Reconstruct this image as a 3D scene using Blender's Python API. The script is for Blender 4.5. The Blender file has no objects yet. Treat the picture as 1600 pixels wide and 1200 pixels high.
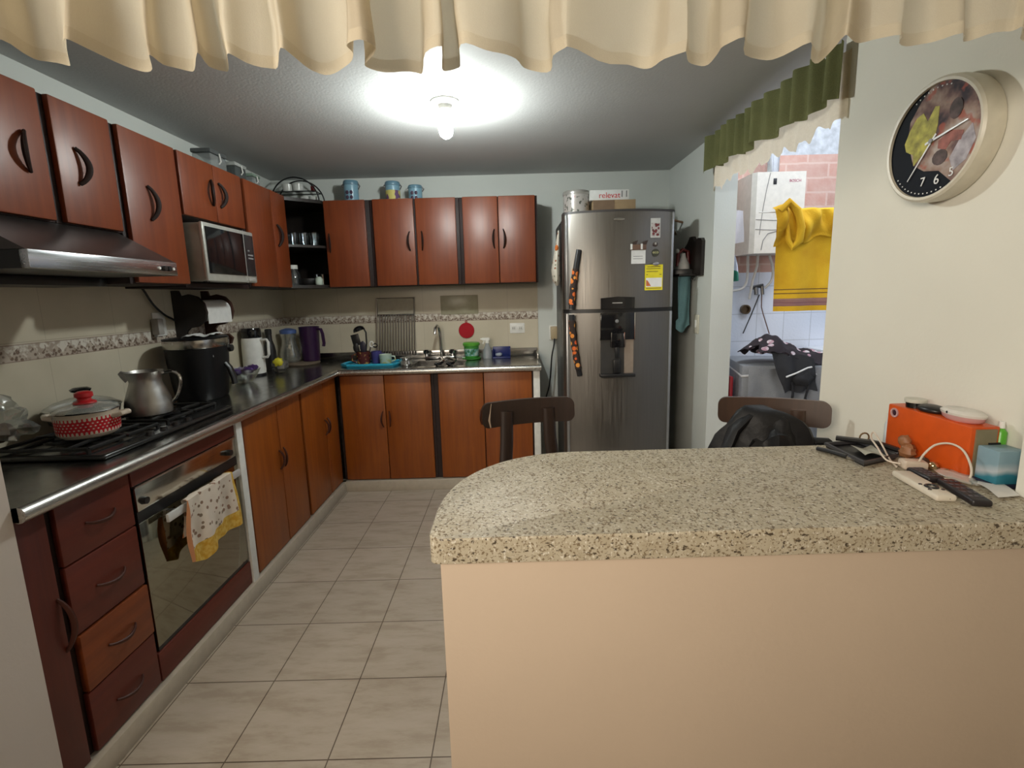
import bpy, bmesh, math, random
from mathutils import Vector, Matrix, noise
random.seed(7)
PI = math.pi
C = bpy.context.scene.collection

# ------------------------------------------------------------ node materials
class NT:
    """tiny helper round a material's node tree"""
    def __init__(s, name):
        s.m = bpy.data.materials.new(name); s.m.use_nodes = True
        s.t = s.m.node_tree; s.b = s.t.nodes['Principled BSDF']; s.out = s.t.nodes['Material Output']
    def n(s, kind, **kw):
        x = s.t.nodes.new('ShaderNode' + kind)
        for k, v in kw.items():
            if k.startswith('i_'): x.inputs[k[2:].replace('_', ' ')].default_value = v
            else: setattr(x, k, v)
        return x
    def l(s, a, b): s.t.links.new(a, b)
    def pos(s, scale=(1, 1, 1), loc=(0, 0, 0), rot=(0, 0, 0)):
        g = s.n('NewGeometry'); mp = s.n('Mapping')
        mp.inputs['Scale'].default_value = scale; mp.inputs['Location'].default_value = loc; mp.inputs['Rotation'].default_value = rot
        s.l(g.outputs['Position'], mp.inputs['Vector']); return mp.outputs['Vector']
    def sep(s, vec):
        x = s.n('SeparateXYZ'); s.l(vec, x.inputs[0]); return x.outputs
    def noise(s, vec, scale, detail=3, rough=.5):
        x = s.n('TexNoise'); x.inputs['Scale'].default_value = scale; x.inputs['Detail'].default_value = detail; x.inputs['Roughness'].default_value = rough
        s.l(vec, x.inputs['Vector']); return x.outputs['Fac']
    def ramp(s, fac, stops, mode='LINEAR'):
        x = s.n('ValToRGB'); r = x.color_ramp; r.interpolation = mode
        while len(r.elements) < len(stops): r.elements.new(.5)
        for e, (p, c) in zip(r.elements, stops):
            e.position = p; e.color = (*c, 1) if len(c) == 3 else c
        s.l(fac, x.inputs[0]); return x.outputs['Color']
    def mix(s, fac, a, b, blend='MIX'):
        x = s.n('Mix', data_type='RGBA', blend_type=blend)
        for v, i in ((fac, 0), (a, 6), (b, 7)):
            if hasattr(v, 'is_linked'): s.l(v, x.inputs[i])
            else: x.inputs[i].default_value = v if i == 0 else (*v, 1)
        return x.outputs[2]
    def math(s, op, a, b=0.0, c=0.0):
        x = s.n('Math', operation=op)
        for i, v in enumerate((a, b, c)):
            if hasattr(v, 'is_linked'): s.l(v, x.inputs[i])
            else: x.inputs[i].default_value = v
        return x.outputs[0]
    def bump(s, h, strength=.2, dist=.01):
        x = s.n('Bump'); x.inputs['Strength'].default_value = strength; x.inputs['Distance'].default_value = dist
        s.l(h, x.inputs['Height']); s.l(x.outputs[0], s.b.inputs['Normal'])
    def col(s, c):
        if hasattr(c, 'is_linked'): s.l(c, s.b.inputs['Base Color'])
        else: s.b.inputs['Base Color'].default_value = (*c, 1)
    def set(s, **kw):
        for k, v in kw.items(): s.b.inputs[k.replace('_', ' ')].default_value = v
        return s

MATS = {}
def plain(name, c, rough=.5, metal=0.0, var=.06, scale=30, **kw):
    """procedural one-tone material with a little mottling"""
    if name in MATS: return MATS[name]
    t = NT(name); f = t.noise(t.pos(), scale)
    t.col(t.ramp(f, [(.3, tuple(max(0, v * (1 - var)) for v in c)), (.7, tuple(min(1, v * (1 + var)) for v in c))]))
    t.set(Roughness=rough, Metallic=metal, **kw)
    MATS[name] = t.m; return t.m

def wood(name, c, dark, rough=.42, coat=.5, axis='z'):
    t = NT(name)
    sc = {'z': (26, 26, 1.6), 'y': (26, 1.6, 26), 'x': (1.6, 26, 26)}[axis]
    g = t.noise(t.pos(sc), 1.5, 5, .6); b = t.noise(t.pos((1, 1, 1)), 2.2, 2)
    k = t.math('ADD', t.math('MULTIPLY', g, .6), t.math('MULTIPLY', b, .4))
    t.col(t.ramp(k, [(.36, dark), (.64, c)]))
    t.set(Roughness=rough, Coat_Weight=coat, Coat_Roughness=.42)
    return t.m

def steel(name, c=(.5, .5, .49), rough=.28, brush=None):
    t = NT(name); sc = {'x': (1, 60, 60), 'y': (60, 1, 60), 'z': (60, 60, 1), None: (6, 6, 6)}[brush]
    f = t.noise(t.pos(sc), 4, 4)
    t.col(t.ramp(f, [(.3, tuple(v * .86 for v in c)), (.7, c)]))
    r = t.ramp(f, [(.3, (rough * .8,) * 3), (.75, (rough * 1.25,) * 3)]); t.l(r, t.b.inputs['Roughness'])
    t.set(Metallic=1.0); return t.m

def thin_glass(name, tint=(.95, .97, .96), gloss=.12, opac=.0):
    t = NT(name); t.t.nodes.remove(t.b)
    tr = t.n('BsdfTransparent'); tr.inputs[0].default_value = (*tint, 1)
    gl = t.n('BsdfGlossy'); gl.inputs['Roughness'].default_value = .06; gl.inputs[0].default_value = (1, 1, 1, 1)
    lw = t.n('LayerWeight'); lw.inputs['Blend'].default_value = .35
    k = t.math('MULTIPLY_ADD', lw.outputs['Facing'], .55, gloss)
    mx = t.n('MixShader'); t.l(k, mx.inputs[0]); t.l(tr.outputs[0], mx.inputs[1]); t.l(gl.outputs[0], mx.inputs[2])
    o = mx.outputs[0]
    if opac:
        df = t.n('BsdfDiffuse'); df.inputs[0].default_value = (*tint, 1)
        m2 = t.n('MixShader'); m2.inputs[0].default_value = opac; t.l(o, m2.inputs[1]); t.l(df.outputs[0], m2.inputs[2]); o = m2.outputs[0]
    t.l(o, t.out.inputs[0]); return t.m

def cloth(name, c, c2=None, trans=.0, scale=300, rough=.9):
    t = NT(name); f = t.noise(t.pos(), scale, 2); f2 = t.noise(t.pos(), 9, 3)
    k = t.math('ADD', t.math('MULTIPLY', f, .5), t.math('MULTIPLY', f2, .5))
    t.col(t.ramp(k, [(.35, c2 or tuple(v * .8 for v in c)), (.65, c)])); t.set(Roughness=rough)
    t.bump(f, .25, .002)
    if trans:
        tl = t.n('BsdfTranslucent'); tl.inputs[0].default_value = (*c, 1)
        mx = t.n('MixShader'); mx.inputs[0].default_value = trans
        t.l(t.b.outputs[0], mx.inputs[1]); t.l(tl.outputs[0], mx.inputs[2]); t.l(mx.outputs[0], t.out.inputs[0])
    return t.m

# ------------------------------------------------------------ mesh builder
class MB:
    def __init__(s): s.b = bmesh.new()
    def box(s, x0, x1, y0, y1, z0, z1, bev=0, seg=2):
        r = bmesh.ops.create_cube(s.b, size=1)['verts']
        for v in r:
            v.co = Vector(((x0 + x1) / 2 + v.co.x * (x1 - x0), (y0 + y1) / 2 + v.co.y * (y1 - y0), (z0 + z1) / 2 + v.co.z * (z1 - z0)))
        if bev:
            e = list({e for v in r for e in v.link_edges})
            bmesh.ops.bevel(s.b, geom=e, offset=bev, segments=seg, profile=.5, affect='EDGES')
        return s
    def ring(s, pts): return [s.b.verts.new(p) for p in pts]
    def bridge(s, a, b):
        n = len(a)
        for i in range(n): s.b.faces.new((a[i], a[(i + 1) % n], b[(i + 1) % n], b[i]))
    def cap(s, a, flip=False):
        try: s.b.faces.new(a[::-1] if flip else a)
        except ValueError: pass
    def tube(s, pts, r, n=8, closed=False, flat=1.0, up=None):
        pts = [Vector(p) for p in pts]; N = len(pts); rings = []
        rr = r if isinstance(r, (list, tuple)) else [r] * N
        prev = Vector(up) if up else None
        for i, p in enumerate(pts):
            if closed: d = pts[(i + 1) % N] - pts[i - 1]
            else: d = pts[min(i + 1, N - 1)] - pts[max(i - 1, 0)]
            d.normalize()
            if prev is None: prev = Vector((0, 0, 1)) if abs(d.z) < .9 else Vector((1, 0, 0))
            a = prev - d * prev.dot(d)
            if a.length < 1e-5: a = d.orthogonal()
            a.normalize(); b = d.cross(a); prev = a
            rings.append(s.ring([p + a * (rr[i] * math.cos(2 * PI * k / n)) + b * (rr[i] * flat * math.sin(2 * PI * k / n)) for k in range(n)]))
        for i in range(N - 1): s.bridge(rings[i], rings[i + 1])
        if closed: s.bridge(rings[-1], rings[0])
        else: s.cap(rings[0], True); s.cap(rings[-1])
        return s
    def lathe(s, c, prof, n=24, M=None, closed_ends=True, sx=1, sy=1):
        """prof: (r, z) from bottom to top around the z axis at c; M: extra matrix about c"""
        c = Vector(c); M = M or Matrix.Identity(4); rings = []
        for r, z in prof:
            if r < 1e-6: rings.append([s.b.verts.new(c + (M @ Vector((0, 0, z))))]); continue
            rings.append(s.ring([c + (M @ Vector((r * sx * math.cos(2 * PI * k / n), r * sy * math.sin(2 * PI * k / n), z))) for k in range(n)]))
        for a, b in zip(rings, rings[1:]):
            if len(a) == 1 and len(b) == 1: continue
            if len(a) == 1:
                for k in range(n): s.b.faces.new((a[0], b[(k + 1) % n], b[k]))
            elif len(b) == 1:
                for k in range(n): s.b.faces.new((a[k], a[(k + 1) % n], b[0]))
            else: s.bridge(a, b)
        if closed_ends:
            if len(rings[0]) > 1: s.cap(rings[0], True)
            if len(rings[-1]) > 1: s.cap(rings[-1])
        return s
    def prism(s, pts, a0, a1, axis='z', bev=0):
        def P(p, h):
            return {'z': (p[0], p[1], h), 'y': (p[0], h, p[1]), 'x': (h, p[0], p[1])}[axis]
        a = s.ring([P(p, a0) for p in pts]); b = s.ring([P(p, a1) for p in pts])
        s.bridge(a, b); s.cap(a, True); s.cap(b)
        if bev:
            es = [e for e in {e for v in b for e in v.link_edges} if e.verts[0] in b and e.verts[1] in b]
            bmesh.ops.bevel(s.b, geom=es, offset=bev, segments=3, profile=.5, affect='EDGES')
        return s
    def sheet(s, f, nu, nv, thick=0):
        """grid surface f(u, v) -> point, u and v in 0..1"""
        g = [[s.b.verts.new(f(i / nu, j / nv)) for i in range(nu + 1)] for j in range(nv + 1)]
        fs = [s.b.faces.new((g[j][i], g[j][i + 1], g[j + 1][i + 1], g[j + 1][i])) for j in range(nv) for i in range(nu)]
        if thick:
            s.b.normal_update(); bmesh.ops.solidify(s.b, geom=fs, thickness=thick)
        return s
    def blob(s, c, r, seg=20, amp=0, freq=6, seed=0, squash=None):
        q = bmesh.ops.create_uvsphere(s.b, u_segments=seg, v_segments=max(6, seg * 2 // 3), radius=1)['verts']
        for v in q:
            d = v.co.normalized(); k = 1 + amp * noise.noise(d * freq * .35 + Vector((seed * 3.1, seed, 0)))
            if squash is not None and d.z < squash: d = Vector((d.x, d.y, squash))
            v.co = Vector(c) + Vector((d.x * r[0], d.y * r[1], d.z * r[2])) * k
        return s
    def xf(s, M): s.b.transform(M); return s
    def done(s, name, mat, loc, smooth=True, angle=40):
        bmesh.ops.recalc_face_normals(s.b, faces=s.b.faces[:])
        bmesh.ops.translate(s.b, verts=s.b.verts[:], vec=-Vector(loc))
        me = bpy.data.meshes.new(name); s.b.to_mesh(me); s.b.free()
        if smooth:
            for p in me.polygons: p.use_smooth = True
            me.set_sharp_from_angle(angle=math.radians(angle))
        if mat: me.materials.append(mat)
        return me

def crv(pts, n=5):
    """Catmull-Rom smoothing of a 3-D polyline"""
    out = []
    for i in range(len(pts) - 1):
        p0, p1, p2, p3 = (Vector(pts[max(0, min(len(pts) - 1, j))]) for j in (i - 1, i, i + 1, i + 2))
        for k in range(n):
            u = k / n; out.append(.5 * (2 * p1 + (p2 - p0) * u + (2 * p0 - 5 * p1 + 4 * p2 - p3) * u * u + (3 * p1 - p0 - 3 * p2 + p3) * u ** 3))
    out.append(Vector(pts[-1])); return out
def root_loc(o):
    v = Vector(o.location)
    while o.parent: o = o.parent; v += o.location
    return v
def thing(name, label, cat, loc=(0, 0, 0), group=None):
    o = bpy.data.objects.new(name, None); C.objects.link(o); o.location = loc; o.empty_display_size = .05
    o['label'] = label; o['category'] = cat
    if group: o['group'] = group
    return o
def part(name, mb, mat, parent, label=None, angle=40):
    me = mb.done(name, mat, root_loc(parent), angle=angle)
    o = bpy.data.objects.new(name, me); C.objects.link(o); o.parent = parent
    if label: o['label'] = label
    return o
def single(name, mb, mat, label, cat, loc=(0, 0, 0), group=None, kind=None, angle=40):
    me = mb.done(name, mat, loc, angle=angle)
    o = bpy.data.objects.new(name, me); C.objects.link(o); o.location = loc
    o['label'] = label; o['category'] = cat
    if group: o['group'] = group
    if kind: o['kind'] = kind
    return o
def struct(name, mb, mat, parent=None):
    me = mb.done(name, mat, (0, 0, 0)); o = bpy.data.objects.new(name, me); C.objects.link(o); o['kind'] = 'structure'
    return o
def lettering(name, body, size, M, mat, parent, ext=.0006):
    cu = bpy.data.curves.new(name, 'FONT'); cu.body = body; cu.size = size; cu.align_x = 'CENTER'; cu.align_y = 'CENTER'; cu.extrude = ext
    tmp = bpy.data.objects.new(name + '_tmp', cu); C.objects.link(tmp)
    bpy.context.view_layer.update()
    me = bpy.data.meshes.new_from_object(tmp.evaluated_get(bpy.context.evaluated_depsgraph_get()))
    bpy.data.objects.remove(tmp); me.name = name
    me.transform(Matrix.Translation(-root_loc(parent)) @ M)
    me.materials.clear(); me.materials.append(mat)
    o = bpy.data.objects.new(name, me); C.objects.link(o); o.parent = parent; return o
def copy_tree(o, loc, label, group=None):
    """a thing with copies of its parts and sub-parts"""
    r = o.copy(); C.objects.link(r); r.location = loc; r['label'] = label
    for ch in list(o.children):
        c = ch.copy(); C.objects.link(c); c.parent = r
        for g in list(ch.children):
            d = g.copy(); C.objects.link(d); d.parent = c
    return r
def face_m(p, normal, up=(0, 0, 1)):
    """matrix that lays a flat XY drawing on a surface at p"""
    n = Vector(normal).normalized(); y = Vector(up); y = (y - n * y.dot(n)).normalized(); x = y.cross(n)
    return Matrix(((x.x, y.x, n.x, p[0]), (x.y, y.y, n.y, p[1]), (x.z, y.z, n.z, p[2]), (0, 0, 0, 1)))
def rotz(a, c): return Matrix.Translation(Vector(c)) @ Matrix.Rotation(a, 4, 'Z') @ Matrix.Translation(-Vector(c))
def rot(a, ax, c): return Matrix.Translation(Vector(c)) @ Matrix.Rotation(a, 4, ax) @ Matrix.Translation(-Vector(c))

# ------------------------------------------------------------ shared materials
M_UP = wood('wood_upper', (.225, .048, .010), (.155, .028, .006), coat=.4)  # upper, lower and dark red tones partly hold the light on each run
M_BACKLOW = wood('wood_lower', (.30, .076, .004), (.20, .044, .003), rough=.45, coat=.2)
M_RED = wood('wood_dark_red', (.125, .017, .006), (.08, .010, .004), rough=.5, coat=.1, axis='y')  # dark red wood, with some of the low shade put into its colour
M_REDV = wood('wood_dark_red_upright', (.11, .015, .006), (.07, .009, .004), rough=.5, coat=.1)
M_ORD = wood('wood_orange_drawer', (.22, .048, .007), (.15, .029, .005), rough=.5, coat=.1, axis='y')
M_CARC = wood('carcass_wood', (.024, .008, .006), (.012, .004, .004), rough=.6, coat=.05)
M_BLKW = wood('black_wood', (.02, .013, .01), (.01, .007, .006), rough=.45, coat=.15)
M_HANDLE = plain('handle_dark', (.018, .008, .006), .6, Specular_IOR_Level=.2)
M_STEEL = steel('steel_counter', (.38, .375, .36), .22)
M_STEELB = steel('steel_bright', (.62, .61, .58), .3, 'y')
M_CHROME = steel('chrome', (.7, .7, .7), .1)
M_BLACK = plain('black_plastic', (.012, .012, .013), .35)
M_BLKGL = plain('black_gloss', (.008, .008, .009), .08)
M_WHITE = plain('white_plastic', (.78, .77, .73), .4)
M_WPAINT = plain('white_paint', (.74, .75, .72), .6)
M_HANDLEB = plain('handle_brown', (.055, .016, .010), .45, Specular_IOR_Level=.3)
M_GLASS = thin_glass('thin_glass')
M_GREY = plain('grey_plastic', (.2, .2, .2), .4)
# ------------------------------------------------------------ the setting
def plaster(name, c, bump=.12):
    t = NT(name); f = t.noise(t.pos(), 90, 4); b = t.noise(t.pos(), 2.5, 3)
    t.col(t.ramp(b, [(.3, tuple(v * .95 for v in c)), (.7, c)])); t.set(Roughness=.75); t.bump(f, bump, .004); return t.m
M_WALL = plaster('plaster_white', (.62, .645, .61))
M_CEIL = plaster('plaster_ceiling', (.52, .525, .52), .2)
M_WARM = plaster('plaster_cream', (.78, .755, .66))
M_BARW = plaster('plaster_peach', (.545, .435, .33))

t = NT('floor_tiles')
s = .3171
v = t.pos((1, 1, 1), (.9176, -1.2765, 0))
br = t.n('TexBrick', offset=0.0, squash=1.0); t.l(v, br.inputs['Vector'])
for k, x in (('Scale', 1), ('Mortar Size', .0022), ('Mortar Smooth', .2), ('Bias', 0), ('Brick Width', s), ('Row Height', s)): br.inputs[k].default_value = x
br.inputs['Color1'].default_value = (.48, .42, .345, 1); br.inputs['Color2'].default_value = (.445, .39, .32, 1); br.inputs['Mortar'].default_value = (.13, .10, .075, 1)
st = t.noise(t.pos((3, 11, 3), rot=(0, 0, .7)), 1.6, 5, .65)
t.col(t.mix(1.0, br.outputs['Color'], t.ramp(st, [(.35, (1.0, 1.0, 1.0)), (.5, (.93, .92, .9)), (.62, (.8, .77, .73))]), 'MULTIPLY'))
t.set(Roughness=.38, Specular_IOR_Level=.35); t.bump(t.math('SUBTRACT', 1, br.outputs['Fac']), .25, .003)
M_FLOOR = t.m

def tile_mat(name, horizontal):
    """cream wall tiles .33 wide with a printed strip of little houses"""
    t = NT(name); P = t.sep(t.pos()); z = P['Z']; u = P[horizontal]
    c = t.ramp(t.noise(t.pos(), 5, 4), [(.3, (.53, .475, .36)), (.7, (.60, .54, .42))])
    # joints
    ju = t.math('PINGPONG', t.math('ADD', u, .125 if horizontal == 'Y' else .04), .1675)
    j1 = t.math('LESS_THAN', ju, .0013)
    jz = t.math('LESS_THAN', t.math('ABSOLUTE', t.math('SUBTRACT', z, 1.262)), .002)
    c = t.mix(t.math('MULTIPLY', t.math('MAXIMUM', j1, jz), .55), c, (.36, .31, .23))
    # printed strip
    inb = t.math('MULTIPLY', t.math('GREATER_THAN', z, 1.192), t.math('LESS_THAN', z, 1.256))
    zz = t.math('DIVIDE', t.math('SUBTRACT', z, 1.192), .064)
    tri = t.math('PINGPONG', t.math('ADD', u, t.math('MULTIPLY', t.noise(t.pos(), 14, 2), .05)), .026)
    house = t.math('LESS_THAN', zz, t.math('ADD', t.math('MULTIPLY', tri, 24), t.math('MULTIPLY', t.noise(t.pos(), 30, 2), .35)))
    vo = t.n('TexVoronoi'); vo.inputs['Scale'].default_value = 75; t.l(t.pos(), vo.inputs['Vector'])
    hc = t.ramp(vo.outputs['Distance'], [(.1, (.24, .16, .115)), (.35, (.12, .075, .055)), (.6, (.46, .39, .32))])
    sky = t.ramp(t.noise(t.pos(), 45, 3), [(.45, (.64, .60, .53)), (.6, (.36, .29, .23))])
    bc = t.mix(house, sky, hc)
    edge = t.math('GREATER_THAN', t.math('ABSOLUTE', t.math('SUBTRACT', zz, .5)), .44)
    bc = t.mix(t.math('MULTIPLY', edge, .8), bc, (.27, .20, .155))
    t.col(t.mix(inb, c, bc)); t.set(Roughness=.3); return t.m

struct('floor', MB().box(-3, 2.7, -3.2, 3.95, -.06, 0), M_FLOOR)
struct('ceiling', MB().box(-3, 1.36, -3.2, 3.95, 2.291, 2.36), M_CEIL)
struct('wall_left', MB().box(-1.93, -1.817, 1.13, 3.95, 0, 2.291), M_WALL)
struct('wall_back', MB().box(-1.93, 1.355, 3.891, 4.0, 0, 2.291), M_WALL)
struct('wall_right', MB().box(1.222, 1.35, 1.065, 1.905, 0, 2.291), M_WARM)
struct('wall_niche', MB().box(1.222, 1.355, 3.02, 3.891, 0, 2.291), M_WALL)
struct('wall_column_left', MB().box(-3.05, -1.25, .94, 1.13, 0, 2.291), plaster('plaster_grey_pink', (.60, .545, .50)))
struct('wall_column_right', MB().box(1.155, 1.35, .90, 1.065, 0, 2.291), M_WARM)
struct('wall_bar', MB().box(-.165, 1.155, .936, 1.06, 0, .843, .004), M_BARW)
struct('trim_3', MB().box(-1.25, 1.155, 1.09, 1.125, 2.16, 2.291), M_WARM)       # beam over the opening
struct('trim_1', MB().box(-1.285, -1.254, 2.113, 2.160, 0, .862, .003), M_WPAINT)  # white upright beside the oven
struct('trim_2', MB().box(.134, .180, 3.372, 3.89, 0, .860, .003), M_WPAINT)     # white end panel of the sink run
struct('wall_tiling_left', MB().box(-1.818, -1.812, 1.13, 3.891, .86, 1.50), tile_mat('tiles_left', 'Y'))
struct('wall_tiling_back', MB().box(-1.812, .200, 3.885, 3.892, .86, 1.50), tile_mat('tiles_back', 'X'))
M_PLINTH = plain('plinth_tile', (.47, .42, .34), .4)
struct('baseboard_left', MB().box(-1.30, -1.243, 1.13, 3.40, 0, .076, .003), M_PLINTH)
struct('baseboard_back', MB().box(-1.30, .134, 3.357, 3.42, 0, .076, .003), M_PLINTH)
# living room the photograph is taken from
M_LIV = plaster('plaster_living', (.60, .55, .47))
struct('wall_living_back', MB().box(-3, 2.7, -3.25, -3.2, 0, 2.291), M_LIV)
struct('wall_living_left', MB().box(-3.05, -3, -3.2, .94, 0, 2.291), M_LIV)
struct('wall_living_right', MB().box(1.35, 1.40, -3.2, 1.905, 0, 2.291), M_LIV)
# laundry yard beyond the opening
t = NT('yard_wall'); P = t.sep(t.pos()); z = P['Z']
br = t.n('TexBrick'); 
mp = t.n('CombineXYZ'); t.l(P['X'], mp.inputs[0]); t.l(t.math('ADD', z, t.math('MULTIPLY', t.noise(t.pos(), 9, 2), .02)), mp.inputs[1])
t.l(mp.outputs[0], br.inputs['Vector'])
for k, x in (('Scale', 1), ('Mortar Size', .009), ('Mortar Smooth', .5), ('Bias', 0), ('Brick Width', .30), ('Row Height', .098)): br.inputs[k].default_value = x
br.inputs['Color1'].default_value = (.50, .22, .16, 1); br.inputs['Color2'].default_value = (.42, .19, .14, 1); br.inputs['Mortar'].default_value = (.56, .36, .30, 1)
bc = t.mix(t.math('MULTIPLY', t.noise(t.pos(), 14, 5), .8), br.outputs['Color'], (.62, .48, .42))
conc = t.ramp(t.noise(t.pos(), 20, 4), [(.35, (.36, .37, .39)), (.65, (.52, .54, .57))])
wt = t.n('TexBrick', offset=0.0)
for k, x in (('Scale', 1), ('Mortar Size', .003), ('Mortar Smooth', .2), ('Bias', 0), ('Brick Width', .2), ('Row Height', .2)): wt.inputs[k].default_value = x
wt.inputs['Color1'].default_value = (.72, .76, .86, 1); wt.inputs['Color2'].default_value = (.70, .74, .84, 1); wt.inputs['Mortar'].default_value = (.5, .53, .6, 1)
cm = t.n('CombineXYZ'); t.l(P['X'], cm.inputs[0]); t.l(z, cm.inputs[1]); t.l(cm.outputs[0], wt.inputs['Vector'])
c = t.mix(t.math('GREATER_THAN', z, 2.30), bc, conc)
t.col(t.mix(t.math('LESS_THAN', z, 1.50), c, wt.outputs['Color'])); t.set(Roughness=.6)
t.bump(t.noise(t.pos(), 60, 3), .3, .006)
struct('wall_yard_back', MB().box(1.355, 2.7, 3.6, 3.7, 0, 2.9), t.m)
M_YARD = plaster('yard_plaster', (.60, .62, .66))
struct('wall_yard_right', MB().box(2.6, 2.7, 1.9, 3.6, 0, 2.9), M_YARD)
struct('wall_yard_front', MB().box(1.40, 2.6, 1.80, 1.9, 0, 2.9), M_YARD)
struct('wall_yard_left', MB().box(1.33, 1.36, 1.9, 3.6, 2.36, 2.9), M_YARD)

# ------------------------------------------------------------ camera, lights, world
cam = bpy.data.cameras.new('camera'); co = bpy.data.objects.new('camera', cam); C.objects.link(co)
cam.sensor_fit = 'HORIZONTAL'; cam.sensor_width = 36; cam.lens = 758.84 / 1600 * 36; cam.clip_start = .02
cam.shift_x = -(802.43 - 800) / 1600; cam.shift_y = (583.9 - 600) / 1600
pitch, yaw, roll = .1617, -.0015, .0268
fw = Vector((math.sin(yaw) * math.cos(pitch), math.cos(yaw) * math.cos(pitch), -math.sin(pitch)))
r0 = Vector((math.cos(yaw), -math.sin(yaw), 0)); d0 = fw.cross(r0)
r = r0 * math.cos(roll) + d0 * math.sin(roll); d = -r0 * math.sin(roll) + d0 * math.cos(roll)
co.matrix_world = Matrix(((r.x, -d.x, -fw.x, 0), (r.y, -d.y, -fw.y, 0), (r.z, -d.z, -fw.z, 1.3883), (0, 0, 0, 1)))
bpy.context.scene.camera = co

def lamp(name, kind, loc, power, color, target=None, **kw):
    l = bpy.data.lights.new(name, kind); l.energy = power; l.color = color
    for k, v in kw.items(): setattr(l, k, v)
    o = bpy.data.objects.new(name, l); C.objects.link(o); o.location = loc
    if target: o.rotation_euler = (Vector(target) - Vector(loc)).to_track_quat('-Z', 'Y').to_euler()
    return o
lamp('living_room_light', 'SPOT', (-.95, -1.2, 2.15), 120, (1, .82, .63), (-.38, .93, 1.02), spot_size=1.15, spot_blend=1.0, shadow_soft_size=.22)
lamp('living_room_fill', 'AREA', (-1.5, -.9, 2.2), 46, (1, .91, .78), (1.15, 1.3, 1.75), spread=math.radians(115), shape='RECTANGLE', size=1.6, size_y=1.2)
lamp('yard_daylight', 'AREA', (2.0, 2.55, 2.95), 34, (.86, .93, 1.0), (1.95, 2.8, 0), shape='RECTANGLE', size=1.1, size_y=1.5)
w = bpy.data.worlds.new('world'); bpy.context.scene.world = w; w.use_nodes = True
bg = w.node_tree.nodes['Background']; bg.inputs[0].default_value = (.85, .93, 1, 1); bg.inputs[1].default_value = .25
sc = bpy.context.scene
sc.view_settings.view_transform = 'Standard'; sc.view_settings.look = 'None'; sc.view_settings.exposure = 0; sc.view_settings.gamma = 1.0

# ceiling lamp
BX, BY = -.292, 2.454
L = thing('ceiling_bulb', 'lit white bulb in a white porcelain holder on the kitchen ceiling', 'ceiling lamp', (BX, BY, 2.291))
part('rose', MB().lathe((BX, BY, 0), [(.066, 2.291), (.066, 2.283), (.058, 2.276), (.034, 2.272), (.030, 2.255), (.034, 2.25), (.024, 2.247), (.022, 2.235), (.018, 2.228)], 28), M_WHITE, L)
t = NT('bulb_glow'); t.set(Emission_Color=(.94, 1.0, .965, 1), Emission_Strength=500.0); M_BULB = t.m
part('bulb', MB().lathe((BX, BY, 0), [(.0, 2.125), (.014, 2.128), (.028, 2.14), (.0335, 2.158), (.0335, 2.205), (.028, 2.222), (.018, 2.228)], 24), M_BULB, L)
# ------------------------------------------------------------ cabinets
def bow(p0, p1, out, h, r=.0065, n=12, flat=.8):
    """bow handle from p0 to p1 bulging along out"""
    p0, p1, out = Vector(p0), Vector(p1), Vector(out); pts = []
    for i in range(n + 1):
        k = i / n; pts.append(p0.lerp(p1, k) + out * (h * (math.sin(PI * k) ** .75)))
    rr = [r * (.75 + .5 * math.sin(PI * i / n)) for i in range(n + 1)]
    return MB().tube(pts, rr, 8, flat=flat)

XU = -1.493; YU = 3.558; ZB, ZT = 1.471, 2.073
def up_left(label, y0, y1, z0, doors, wallz=ZT):
    """wall cabinet on the left wall; doors = [(y0, y1, handle_y or None)]"""
    o = thing('wall_cabinet', label, 'cabinet', (-1.65, (y0 + y1) / 2, z0))
    part('carcass', MB().box(-1.812, XU - .022, y0, y1, z0, wallz, .002), M_CARC, o, 'dark brown cabinet box')
    for a, b, hy in doors:
        dr = part('door', MB().box(XU - .021, XU, a, b, z0 + .004, wallz, .005), M_UP, o)
        if hy is not None:
            zc = 1.865 if z0 > 1.6 else z0 + .33
            if z0 > 1.75: zc = 1.93
            hh = .06 if z0 > 1.6 else .068
            # lens-shaped pair of bows lying against the door
            part('handle', bow((XU + .004, hy, zc - hh), (XU + .004, hy, zc + hh), (.55, -.8 if hy > (a + b) / 2 else .8, 0), .034, .0085), M_HANDLE, dr, 'dark bow handle')
    return o
up_left('left wall cabinet with one red-brown door over the near end of the range hood', 1.33, 1.685, 1.664, [(1.345, 1.669, 1.60)])
up_left('left wall cabinet with one door over the far end of the range hood', 1.687, 1.965, 1.664, [(1.706, 1.948, 1.775)])
up_left('tall red-brown wall cabinet between the range hood and the microwave', 1.967, 2.312, ZB, [(1.987, 2.304, 2.10)])
up_left('short two-door wall cabinet directly above the microwave', 2.314, 2.858, 1.787, [(2.322, 2.583, 2.555), (2.586, 2.842, 2.615)])
o = up_left('tall two-door wall cabinet between the microwave and the open corner shelf', 2.862, 3.372, ZB, [(2.872, 3.172, None), (3.177, 3.368, 3.215)])
# shelf board that carries the microwave
single('microwave_shelf', MB().box(-1.812, XU - .03, 2.314, 2.860, 1.462, 1.484, .002), M_CARC, 'dark wooden shelf board under the microwave', 'shelf', (-1.65, 2.58, 1.462))

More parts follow.
